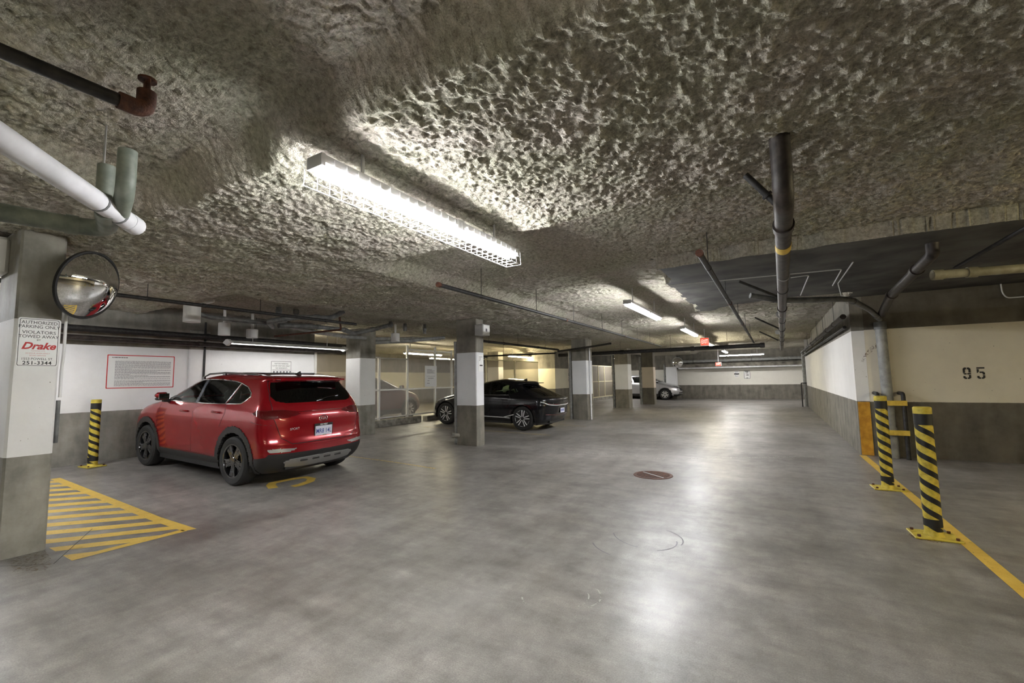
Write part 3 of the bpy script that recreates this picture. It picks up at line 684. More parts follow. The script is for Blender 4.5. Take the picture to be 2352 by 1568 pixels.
# hatched no-parking zone beside the column
t = thing('hatched_zone', 'yellow hatched no parking zone on the floor beside the towing sign column', 'floor marking', (-5.5, 2.42, 0))
HX0, HX1, HY0, HY1 = -9.9, -5.50, 1.47, 2.44
def poly_floor(poly, mat, name, par, z=.0016):
    MB().add([(p[0], p[1], fz(p[0])+z) for p in poly], [tuple(range(len(poly)))]).build(name, mat, par)
poly_floor([(-6.3, HY1-.11), (HX1, HY1-.11), (HX1+.05, HY1), (-6.3, HY1)], M['line'], 'border', t)
poly_floor([(HX0, HY1-.11), (-6.3, HY1-.11), (-6.3, HY1), (HX0, HY1)], M['line'], 'border', t)
poly_floor([(HX1-.10, HY0), (HX1, HY0), (HX1+.03, HY1-.08), (HX1-.07, HY1-.1)], M['line'], 'border', t)
s0 = gr(107, 1170); s1 = gr(261, 1157); dv = np.array([s1[0]-s0[0], s1[1]-s0[1]]); dv /= np.hypot(*dv)
ch = []
for (a_, b2) in (((112,1140),(250,1128)), ((107,1170),(300,1152)), ((106,1200),(340,1186)), ((180,1222),(400,1204))):
    p = gr(*a_); q = gr(*b2); ch.append(np.degrees(np.arctan2(q[1]-p[1], q[0]-p[0])))
hang = math.radians(float(np.median(ch))); hd_ = np.array([math.cos(hang), math.sin(hang)]); hn = np.array([-hd_[1], hd_[0]])
def clip(poly, x0, x1, y0, y1):
    for ax, val, sg in ((0, x0, 1), (0, x1, -1), (1, y0, 1), (1, y1, -1)):
        out = []
        for i in range(len(poly)):
            p, q = poly[i-1], poly[i]; a = sg*(p[ax]-val) >= 0; b = sg*(q[ax]-val) >= 0
            if a != b:
                s = (val-p[ax])/(q[ax]-p[ax]); out.append((p[0]+s*(q[0]-p[0]), p[1]+s*(q[1]-p[1])))
            if b: out.append(q)
        poly = out
        if not poly: return []
    return poly
cc = np.array([-6.0, 2.0])
for i in range(-14, 16):
    c = cc+hn*i*.30; A = [tuple(c-hd_*6+hn*.072), tuple(c+hd_*6+hn*.072), tuple(c+hd_*6-hn*.072), tuple(c-hd_*6-hn*.072)]
    for x0, x1 in ((-9.9, -6.3), (-6.3, HX1-.02)):
        P = clip(A, x0, x1, HY0, HY1-.02)
        if len(P) > 2: poly_floor(P[::-1] if False else P, M['line'], 'hatch_stripe', t, .0011)
# parking bay lines
mark('bay_line', 'faded yellow bay line beside the red car', [gr(800,1047), gr(912,1062), gr(1000,1076)], .07, M['line_pale'])
mark('bay_line', 'pale bay line in front of the black car', [gr(1113,988.3), gr(1264,999.4)], .07, M['line_pale'])
mark('bay_line', 'pale bay line between the mesh fence and the alarm box column', [gr(975,979.5), gr(1038,984.5)], .07, M['line_pale'])
mark('bay_line', 'pale line on the floor beyond the tail of the black car', [gr(1285,975), gr(1345,979)], .07, M['line_pale'])
mark('bay_line', 'short faded dash beyond the red car bay line', [gr(925,1096), gr(970,1090)], .06, M['line_ghost'])
# yellow painted curl of a big stencilled character behind the red car
arc = [gr(x, y) for x, y in ((620,1112),(632,1118),(650,1116),(672,1114))]
t = thing('floor_character', 'yellow painted curved character on the floor behind the red car', 'floor marking', tuple(gr(670, 1104)))
pts = [gr(x, y) for x, y in ((628,1121),(622,1114),(626,1109),(648,1104),(676,1099),(702,1096),(716,1099),(712,1105),(690,1113),(672,1117))]
o = floor_strip('curl', pts, .13, M['line'], t, .0018)
# faint stencilled words
ta = gr(705, 1137); tb = gr(838, 1112); dr = Vector((tb[0]-ta[0], tb[1]-ta[1], 0)).normalized(); upv = Vector((-dr.y, dr.x, 0))
def ground_text(txt, px, py, size, label):
    c = gr(px, py); Fg = frame((c[0], c[1], fz(c[0])+.004), dr, Vector((-dr.y, dr.x, -.03*(-dr.y))))
    o = text_mb(txt, size, Fg, width=1.25).build('floor_lettering', M['line_ghost']); tag(o, label, 'floor marking'); return o
ground_text('VISITOR', 772, 1126, .20, 'faint worn VISITOR lettering on the floor behind the red car')
ground_text('5A', 752, 1116, .15, 'faint worn bay number above the VISITOR lettering')
# tyre scuffs
for cx, cy, rx, a0, a1, mt in ((1490,1235,75,-10,70,'ink_grey'),(1490,1240,62,-60,20,'ink_grey'),(1505,1228,95,200,260,'ink_grey'),(1470,1245,110,210,250,'ink_grey'),(1320,1365,60,-40,60,'joint'),(1290,1365,62,-30,35,'joint'),(1265,1370,66,200,240,'joint')):
    c = gr(cx, cy); r = np.hypot(*(gr(cx+rx, cy)-c)[:2])
    floor_strip('tyre_scuff', [(c[0]+r*math.cos(math.radians(a0+(a1-a0)*k/14)), c[1]+r*math.sin(math.radians(a0+(a1-a0)*k/14))) for k in range(15)], .011, M[mt])
M['damp'] = worn('damp_stain', (.13,.085,.04), (.24,.19,.12), .53)
MB().add([(p[0], p[1], fz(p[0])+.0008) for p in (gr(*q) for q in ((20,1284),(104,1264),(122,1290),(105,1310),(30,1312)))], [(4,3,2,1,0)]).build('floor_stain', M['damp'], floor)
# round floor drain
c = gr(1500, 1091); t = thing('floor_drain', 'round brown iron drain cover in the driveway floor', 'drain', (c[0], c[1], 0))
MB().lathe([(.245, .001), (.30, .001), (.295, .008), (.25, .008)], 40, Matrix.Translation((c[0], c[1], 0)), closed=True).build('frame_ring', M['rust'], t, smooth=30)
MB().lathe([(.001, .0015), (.246, .0015), (.246, .003), (.001, .003)], 40, Matrix.Translation((c[0], c[1], 0))).build('sump', M['dark'], t)
for i in range(-6, 7):
    o_ = i*.036; h = math.sqrt(max(.243**2-o_*o_, .0001))
    MB().box((-h, o_-.010, .003), (h, o_+.010, .007), Matrix.Translation((c[0], c[1], 0))@Matrix.Rotation(.9, 4, 'Z')).build('grate_bar', M['rust'], t)
MB().box((-.243, -.012, .0071), (.243, .012, .0085), Matrix.Translation((c[0], c[1], 0))@Matrix.Rotation(.9+math.pi/2, 4, 'Z')).build('cross_bar', M['steel'], t)

# ------------------------------------------------------------------ striped bollards
def stripe_mat():
    mt, t, b = nt('hazard_stripe'); L = t.links.new
    tc = N(t, 'ShaderNodeTexCoord'); sx = N(t, 'ShaderNodeSeparateXYZ'); L(tc.outputs['Object'], sx.inputs[0])
    at = N(t, 'ShaderNodeMath', operation='ARCTAN2'); L(sx.outputs['Y'], at.inputs[0]); L(sx.outputs['X'], at.inputs[1])
    a = N(t, 'ShaderNodeMath', operation='MULTIPLY', i_1=2/(2*math.pi)); L(at.outputs[0], a.inputs[0])
    z = N(t, 'ShaderNodeMath', operation='MULTIPLY_ADD', i_1=1/.127); L(sx.outputs['Z'], z.inputs[0]); L(a.outputs[0], z.inputs[2])
    f = N(t, 'ShaderNodeMath', operation='FRACT'); L(z.outputs[0], f.inputs[0])
    g = N(t, 'ShaderNodeMath', operation='LESS_THAN', i_1=.44); L(f.outputs[0], g.inputs[0])
    nz = N(t, 'ShaderNodeTexNoise', i_Scale=25., i_Detail=5.); L(tc.outputs['Object'], nz.inputs['Vector'])
    ry = N(t, 'ShaderNodeValToRGB'); ry.color_ramp.elements[0].color = (.40,.30,.03,1); ry.color_ramp.elements[1].color = (.66,.52,.07,1); ry.color_ramp.elements[0].position = .3; ry.color_ramp.elements[1].position = .6; L(nz.outputs['Fac'], ry.inputs[0])
    mx = N(t, 'ShaderNodeMix', data_type='RGBA'); L(g.outputs[0], mx.inputs['Factor']); L(ry.outputs[0], mx.inputs['A']); mx.inputs['B'].default_value = (.012,.012,.013,1)
    L(mx.outputs['Result'], b.inputs['Base Color']); b.inputs['Roughness'].default_value = .42
    return mt
M['hazard'] = stripe_mat(); M['bollard_yellow'] = noisy('bollard_yellow', (.42,.32,.03), (.66,.53,.08), 20, .45, lo=.3, hi=.6)
def bollard(x, y, h, r, label, rz):
    t = thing('bollard', label, 'bollard', (x, y, fz(x)), rz, 'striped steel bollards')
    MB().bevbox((-.17, -.14, .0), (.17, .14, .016), .004).build('base_plate', M['bollard_yellow'], t, local=True)
    for sx in (-1, 1):
        for sy in (-1, 1): MB().tube([(sx*.135, sy*.105, .016), (sx*.135, sy*.105, .035)], .014, 6).build('bolt', M['rust'], t, local=True)
    MB().lathe([(r*1.12, .016), (r*1.05, .03), (r, .06)], 24).build('weld_collar', M['bollard_yellow'], t, smooth=50, local=True)
    MB().tube([(0,0,.06), (0,0,h-.06)], r, 24).build('post', M['hazard'], t, smooth=50, local=True)
    MB().tube([(0,0,.10), (0,0,.17)], r+.0015, 24).build('black_band', M['ink'], t, smooth=50, local=True)
    MB().tube([(0,0,h-.17), (0,0,h-.06)], r+.0015, 24).build('black_band', M['ink'], t, smooth=50, local=True)
    MB().lathe([(r+.002, h-.065), (r+.002, h-.008), (r-.006, h), (.002, h)], 24).build('cap', M['bollard_yellow'], t, smooth=40, local=True)
    st = MB()
    for a in range(14):
        t0 = a/14*2*math.pi; st.add([(.2*math.cos(t0)*(1+.25*math.sin(a*5)), .17*math.sin(t0)*(1+.25*math.cos(a*7)), .0015)], [])
    st.f = [tuple(range(14))]; st.build('rust_stain', M['rust_stain'], t, local=True)
M['rust_stain'] = worn('rust_stain', (.10,.04,.025), (.2,.1,.06), .50)
p = gr(2146, 1232); bollard(p[0], p[1], 1.215, .068, 'yellow and black striped bollard standing alone on the yellow line', .05)
p = gr(2040, 1122); bollard(p[0], p[1], 1.235, .068, 'yellow and black striped bollard in front of the guarded downpipe', .05)
p = gr(212, 1071); bollard(p[0], p[1], 1.19, .072, 'yellow and black striped bollard by the left wall near the red car', .1)

# ------------------------------------------------------------------ downpipe guard and corner guard
t = thing('pipe_guard', 'black hooped pipe guard with two yellow cross bars around the downpipe', 'pipe guard', (1.8, 10.45, 0))
for x, lb in ((1.62, 0), (1.98, 1)):
    MB().tube(fillet([(x, 10.40, 0), (x, 10.40, 1.17), (x, 10.69, 1.17)], .07), .033, 12).build('hoop', M['black_pipe'], t, smooth=50)
for z in (1.0, .47): MB().box((1.58, 10.355, z-.045), (2.02, 10.372, z+.045)).build('cross_bar', M['yellow'], t)
t = tag(MB().bevbox((1.362, 10.69, 0), (1.545, 10.704, 1.0), .002).build('corner_guard', M['orange']), 'orange yellow painted guard on the wall corner below the white band', 'corner guard')
# stencilled 95
def stencil(strokes, F):
    mb = MB()
    for poly in strokes: mb.add([F@Vector((p[0], p[1], 0)) for p in poly], [tuple(range(len(poly)))])
    return mb
def rects(L_): return [[(a, b), (c, b), (c, d), (a, d)] for a, b, c, d in L_]
nine = [[(.0,.105),(.028,.105),(.028,.16),(.045,.175),(.045,.2),(.02,.2),(.0,.18)], [(.055,.2),(.055,.175),(.072,.16),(.072,.11),(.10,.11),(.10,.18),(.08,.2)],
        [(.0,.098),(.018,.078),(.045,.078),(.045,.1),(.03,.1)], [(.055,.078),(.10,.078),(.10,.103),(.055,.103)],
        [(.072,.07),(.10,.07),(.10,.02),(.08,.0),(.055,.0),(.055,.025),(.066,.025),(.072,.032)], [(.045,.0),(.02,.0),(.0,.02),(.0,.05),(.028,.05),(.028,.035),(.034,.025),(.045,.025)]]
five = [[(.0,.2),(.10,.2),(.10,.175),(.0,.175)], [(.0,.168),(.028,.168),(.028,.125),(.0,.095)], [(.034,.125),(.08,.125),(.10,.105),(.10,.07),(.072,.07),(.072,.09),(.062,.1),(.034,.1)],
        [(.072,.062),(.10,.062),(.10,.02),(.08,.0),(.055,.0),(.055,.025),(.066,.025),(.072,.034)], [(.045,.0),(.02,.0),(.0,.02),(.0,.05),(.028,.05),(.028,.035),(.034,.025),(.045,.025)]]
a95 = pY(2213, 869, YB); F9 = frame((a95[0], YB-.0015, 1.415), (1,0,0), (0,0,1))
t = thing('bay_number', 'black stencilled bay number 95 on the cream bay wall', 'number', (a95[0]+.13, YB-.0015, 1.415))
stencil(nine, F9).build('digit', M['ink'], t); stencil(five, F9@Matrix.Translation((.175, 0, 0))).build('digit', M['ink'], t)
# dark leak stain and rust patch on the bay wall
st = [pY(x, y, YB) for x, y in ((2018,762),(2014,785),(1996,800),(1983,818),(1978,830),(1984,832),(1990,818),(2004,806),(2022,792),(2028,765))]
for q in range(1):
    MB().add([(p[0], YB-.0012, p[2]) for p in st][::-1], [tuple(range(len(st)))]).build('leak_stain', M['rust_stain'], bpy.data.objects['wall_bay'])
# small rail at the far end of the side wall
def rail(label, pts, r=.025):
    t = thing('guard_rail', label, 'guard rail', tuple(pts[0])); MB().tube(fillet(pts, .03), r, 8).build('hoop', M['black_pipe'], t, smooth=50); return t
rail('black hooped rail around the downpipe at the far corner', [(1.12, 25.22, 0), (1.12, 25.22, 1.12), (1.345, 25.22, 1.12)])
rail('black hooped rail in front of the mesh gate', [(-9.70, 24.6, .1), (-9.70, 24.6, 1.0), (-9.40, 25.2, 1.0), (-9.40, 25.2, .1)], .03)

# ------------------------------------------------------------------ left wall notices
def text_rows(F, w, h, n, mat, t, seed):
    r_ = random.Random(seed); mb = MB()
    for i in range(n):
        y = h/2-h*(i+.5)/n; x = -w/2; end = w/2 if r_.random() > .22 else r_.uniform(-.3*w, .35*w)
        if r_.random() < .12: continue
        while x < end:
            l = r_.uniform(.012, .05); x2 = min(x+l, end)
            mb.add([F@Vector(q) for q in ((x, y, 0), (x2, y, 0), (x2, y+h/n*.42, 0), (x, y+h/n*.42, 0))], [(0,1,2,3)]); x = x2+.006
    mb.build('print', mat, t)['kind'] = 'stuff'
y0, y1, z0, z1 = 3.24, 4.37, 1.495, 2.175
t, F = plate('notice_board', 'large white notice with red border and small print on the left wall', 'sign', (XL+.002, (y0+y1)/2, (z0+z1)/2), (0,1,0), (0,0,1), y1-y0, z1-z0, M['sign_white'], border=M['ink_red'], bw=.016, rad=.015, inset=.012)
text_rows(F@Matrix.Translation((.03, -.04, 0)), .92, .50, 30, M['ink_grey'], t, 3)
text_rows(F@Matrix.Translation((-.36, .268, 0)), .24, .03, 1, M['ink'], t, 2)
y0, y1 = pX(622, 843, XL)[1], pX(669, 843, XL)[1]; z1 = 2.125; z0 = 1.70
t, F = plate('visitor_sign', 'small white visitor parking sign with thin black frame on the left wall', 'sign', (XL+.002, (y0+y1)/2, (z0+z1)/2), (0,1,0), (0,0,1), y1-y0, z1-z0, M['sign_white'], border=M['ink'], bw=.008, rad=.01, inset=.006)
for i, s in enumerate(('VISITOR PARKING', 'IS FOR VISITORS ONLY', 'NO RESIDENTS')):
    text_mb(s, .052, F@Matrix.Translation((0, .145-.058*i, 0)), width=.9).build('lettering', M['ink'], t)
MB().add([F@Vector(q) for q in ((-.24,-.02,0),(.24,-.02,0),(.24,-.012,0),(-.24,-.012,0))], [(0,1,2,3)]).build('rule', M['ink'], t)
ic = MB()
for i in range(6): ic.add([F@Vector((-.22+.088*i+dx, -.10+dy, 0)) for dx, dy in ((0,0),(.05,0),(.05,.055),(0,.055))], [(0,1,2,3)])
ic.build('icon_row', M['ink_grey'], t)
# electrical box on column A
t = thing('alarm_box', 'light grey alarm box on the driveway side of the column head', 'box', (-5.98, 8.6, 2.75))
MB().bevbox((-6.04, 8.44, 2.60), (-5.80, 8.74, 2.86), .012).build('housing', M['lamp_grey'], t)
MB().bevbox((-5.803, 8.47, 2.62), (-5.795, 8.71, 2.84), .003).build('door', M['sign_white'], t)
MB().bevbox((-5.797, 8.55, 2.69), (-5.788, 8.61, 2.76), .003).build('label_plate', M['ink_grey'], t)
MB().bevbox((-5.85, 8.74, 2.70), (-5.82, 8.77, 2.78), .004).build('latch', M['lamp_grey'], t)
# signs on columns, fence and far wall
t, F = plate('column_notice', 'small white notice on the driveway side of the alarm box column', 'sign', (-6.038, 8.68, 1.95), (0,1,0), (0,0,1), .21, .40, M['sign_white'], rad=.005)
text_rows(F@Matrix.Translation((0, .1, 0)), .15, .12, 4, M['ink_grey'], t, 5); MB().add([F@Vector(q) for q in ((-.05,-.07,0),(.07,-.07,0),(.07,-.04,0),(-.05,-.04,0))], [(0,1,2,3)]).build('bar', M['ink'], t)
def farsign(label, x0, x1, y0, y1, kind):
    a = pY(x0, y0, YF); b = pY(x1, y1, YF); w = b[0]-a[0]; h = a[2]-b[2]
    t, F = plate('speed_sign' if kind else 'wall_notice', label, 'sign', ((a[0]+b[0])/2, YF-.001, (a[2]+b[2])/2), (1,0,0), (0,0,1), w, h, M['sign_white'], border=M['ink'] if kind else None, bw=.02, rad=.02, inset=.012)
    if kind:
        for s, y, sz in (('SPEED', .38, .14), ('LIMIT', .22, .14), ('10', -.05, .34), ('km/h', -.38, .10)): text_mb(s, sz*h/1.0*1.0, F@Matrix.Translation((0, y*h, 0)), bold=.004).build('lettering', M['ink'], t)
    else: text_rows(F, w*.8, h*.85, 7, M['ink_grey'], t, 8); MB().add([F@Vector(q) for q in ((-.15,-.02,0),(.15,-.02,0),(.15,.05,0),(-.15,.05,0))], [(0,1,2,3)]).build('bar', M['ink'], t)
farsign('speed limit ten sign on the far white wall', 1708, 1724, 851, 869.5, 1)
farsign('small printed notice left of the speed sign on the far wall', 1687, 1697, 852, 866, 0)
# exit signs
def exit_sign(px0, px1, py0, py1, Y, label, letters=True):
    a = pY(px0, py0, Y); b = pY(px1, py1, Y); x0, x1, z0, z1 = a[0], b[0], b[2], a[2]
    t = thing('exit_sign', label, 'exit sign', ((x0+x1)/2, Y, z1))
    MB().bevbox((x0, Y, z0), (x1, Y+.07, z1), .008).build('housing', M['white_metal'], t)
    MB().box((x0+.012, Y-.004, z0+.012), (x1-.012, Y, z1-.012)).build('lit_face', M['exit'], t)
    if letters:
        F = frame(((x0+x1)/2, Y-.0055, (z0+z1)/2), (1,0,0), (0,0,1)); text_mb('EXIT', (z1-z0)*.72, F, width=.95*(x1-x0)/((z1-z0)*1.9), bold=.002).build('lettering', M['exit_letters'], t)
    MB().tube([((x0+x1)/2, Y+.035, z1), ((x0+x1)/2, Y+.035, 3.17)], .012, 6).build('stem', M['white_metal'], t)
exit_sign(1608, 1629, 776, 793, 16.3, 'lit red exit sign hanging over the driveway')
exit_sign(1643, 1657, 832, 840, 30.2, 'small lit red exit sign near the far wall')
# far wall mirror dome on slim column
c = pY(1556, 832, 31.4); MBm = MB(); Fz = frame(c, (1,0,0), (0,0,1))
t = thing('convex_mirror', 'small round convex mirror on the slim column by the far wall', 'mirror', tuple(c))
MB().lathe([(max(.34*math.cos(a*math.pi/16), .001), .14*math.sin(a*math.pi/16)) for a in range(9)], 24, Fz).build('mirror_dome', M['mirror'], t, smooth=80)
MB().lathe([(.33,-.02),(.36,-.02),(.36,.01),(.33,.01)], 24, Fz, closed=True).build('rim', M['lamp_grey'], t)
MB().tube([tuple(c), (-5.80, 31.9, c[2])], .02, 6).build('bracket', M['lamp_grey'], t)

# ------------------------------------------------------------------ mesh fence of the secure parking
def mesh_mat(name, col, dens):
    mt, t, b = nt(name); L = t.links.new
    b.inputs['Base Color'].default_value = c4(col); b.inputs['Roughness'].default_value = .6
    tr = N(t, 'ShaderNodeBsdfTransparent'); mx = N(t, 'ShaderNodeMixShader', i_0=dens); out = t.nodes['Material Output']
    L(tr.outputs[0], mx.inputs[1]); L(b.outputs[0], mx.inputs[2]); L(mx.outputs[0], out.inputs[0])
    return mt
M['mesh'] = mesh_mat('fine_mesh', (.56,.53,.49), .32); M['mesh_brown'] = mesh_mat('fine_mesh_brown', (.42,.37,.29), .45)
M['post'] = plain('post_white', (.78,.77,.73), .4); M['post_warm'] = plain('post_cream', (.74,.68,.46), .45)
FX = -10.8
t = thing('mesh_fence', 'white framed wire mesh fence screening the secure parking', 'fence', (FX, 9., fz(FX)))
zf = fz(FX)
MB().bevbox((FX-.12, 8.9, zf-.02), (FX+.12, 11.7, zf+.20), .015).build('kerb', M['concrete'], t)
MB().bevbox((FX-.12, 12.0, zf-.02), (FX+.12, 13.6, zf+.16), .015).build('kerb', M['concrete'], t)
MB().bevbox((FX-.12, 13.6, zf-.02), (FX+.12, 20.8, zf+.14), .015).build('kerb', M['concrete'], t)
def fy(px): return pX(px, 900, FX)[1]
posts = [fy(870), fy(935), fy(999), fy(1037), fy(1117), fy(1183)]
pz = [2.34, 2.78, 2.78, 2.72, 2.5, 2.5]
for y, z in zip(posts, pz): MB().box((FX-.03, y-.035, zf+.14), (FX+.03, y+.035, z)).build('post', M['post'] if y < 14 else M['post_warm'], t)
ends = [8.8]+posts+[20.9]
for i in range(len(ends)-1):
    a, b = ends[i]+.03, ends[i+1]-.03; zt = 2.34 if i < 2 else (2.66 if i < 4 else 2.45)
    if i == 1: zt = 2.32
    mt = M['post'] if i < 4 else M['post_warm']
    for z in (zf+.26, 1.28, zt-.02): MB().box((FX-.02, a, z-.022), (FX+.02, b, z+.022)).build('rail', mt, t)
    MB().box((FX-.006, a, zf+.26), (FX+.006, b, zt-.02)).build('mesh_panel', M['mesh'] if i < 4 else M['mesh_brown'], t)
t = thing('mesh_fence', 'brown wire mesh panel closing the gap beside the end of the white wall', 'fence', (XL+.02, 8.1, fz(XL)))
MB().box((XL+.0, 7.69, .2), (XL+.012, 8.78, 2.36)).build('mesh_panel', M['mesh_brown'], t)
MB().box((XL-.02, 7.68, .13), (XL+.04, 7.74, 2.5)).build('post', M['post'], t)
for z in (.25, 1.25, 2.38): MB().box((XL-.01, 7.74, z-.02), (XL+.03, 8.78, z+.02)).build('rail', M['wall_plain'], t)
# notice on the fence post
y0, y1 = pX(976, 860, FX+.05)[1], pX(1003, 860, FX+.05)[1]; za = pX(990, 840, FX+.05)[2]; zb = pX(990, 888, FX+.05)[2]
t, F = plate('fence_notice', 'white printed notice fixed to the mesh fence post', 'sign', (FX+.045, (y0+y1)/2, (za+zb)/2), (0,1,0), (0,0,1), y1-y0, za-zb, M['sign_white'], rad=.006)
text_rows(F@Matrix.Translation((0, .17, 0)), .42, .16, 4, M['ink_grey'], t, 21)
for i in range(3): text_rows(F@Matrix.Translation((0, -.08-.09*i, 0)), .3+.05*i, .05, 1, M['ink_grey'], t, 30+i)
MB().add([F@Vector(q) for q in ((-.22,.0,0),(.22,.0,0),(.22,.008,0),(-.22,.008,0))], [(0,1,2,3)]).build('rule', M['ink_grey'], t)
# mesh gate in the distance
GX = -9.9
t = thing('mesh_gate', 'beige mesh gate with kerb between the far columns', 'gate', (GX, 25.5, fz(GX)))
MB().box((GX-.1, 24.3, .05), (GX+.1, 31.0, fz(GX)+.16)).build('kerb', M['concrete'], t)
for y in (24.4, 25.6, 26.6, 27.7, 28.9): MB().box((GX-.03, y-.035, .2), (GX+.03, y+.035, 2.35)).build('post', M['post_warm'], t)
for z in (.3, 1.3, 2.33): MB().box((GX-.02, 24.4, z-.025), (GX+.02, 31.0, z+.025)).build('rail', M['post_warm'], t)
for a, b in ((24.44, 25.56), (25.64, 26.56), (26.64, 27.66), (27.74, 28.86), (28.94, 31.)): MB().box((GX-.005, a, .3), (GX+.005, b, 2.33)).build('mesh_panel', M['mesh_brown'], t)
MB().box((GX+.03, 24.5, 1.15), (GX+.12, 24.68, 1.35)).build('lock_box', M['dark'], t)
# vertical notice on stair wall
t, F = plate('wall_notice', 'faint vertical notice on the cream stair wall', 'sign', (-10.099, 23.4, 1.7), (0,1,0), (0,0,1), .5, .8, plain('faded_paper', (.70,.62,.52), .6), rad=.01)
text_rows(F, .35, .7, 8, M['ink_grey'], t, 41)
# stand pipe at the foot of the alarm box column
t = thing('hose_valve', 'old capped hose valve sticking out at the foot of the alarm box column', 'valve', (-6.64, 8.45, .25))
MB().tube([(-6.58, 8.52, .22), (-6.66, 8.40, .24)], .055, 12).build('outlet', M['concrete'], t, smooth=50)
MB().tube([(-6.655, 8.408, .24), (-6.69, 8.355, .245)], .07, 12).build('cap', M['concrete'], t, smooth=50)
# ------------------------------------------------------------------ cars
def pchip(xk, yk):
    xk = np.array(xk, float); yk = np.array(yk, float); h = np.diff(xk); d = np.diff(yk)/h
    mm = np.zeros_like(yk); mm[0] = d[0]; mm[-1] = d[-1]
    for i in range(1, len(xk)-1):
        if d[i-1]*d[i] > 0:
            w1 = 2*h[i]+h[i-1]; w2 = h[i]+2*h[i-1]; mm[i] = (w1+w2)/(w1/d[i-1]+w2/d[i])
    def f(x):
        x = np.clip(np.asarray(x, float), xk[0], xk[-1]); i = np.clip(np.searchsorted(xk, x)-1, 0, len(h)-1)
        t = (x-xk[i])/h[i]; hh = h[i]
        return (1+2*t)*(1-t)**2*yk[i]+t*(1-t)**2*hh*mm[i]+t*t*(3-2*t)*yk[i+1]+t*t*(t-1)*hh*mm[i+1]
    return f
def inpoly(px, pz, poly):
    r = np.zeros(px.shape, bool); n = len(poly)
    for i in range(n):
        x0, z0 = poly[i]; x1, z1 = poly[(i+1) % n]
        if z0 == z1: continue
        c = ((z0 > pz) != (z1 > pz)); xi = (x1-x0)*(pz-z0)/(z1-z0)+x0
        r ^= c & (px < xi)
    return r
def circle(cx, cz, r, n=48): return [(cx+r*math.cos(2*math.pi*i/n), cz+r*math.sin(2*math.pi*i/n)) for i in range(n)]
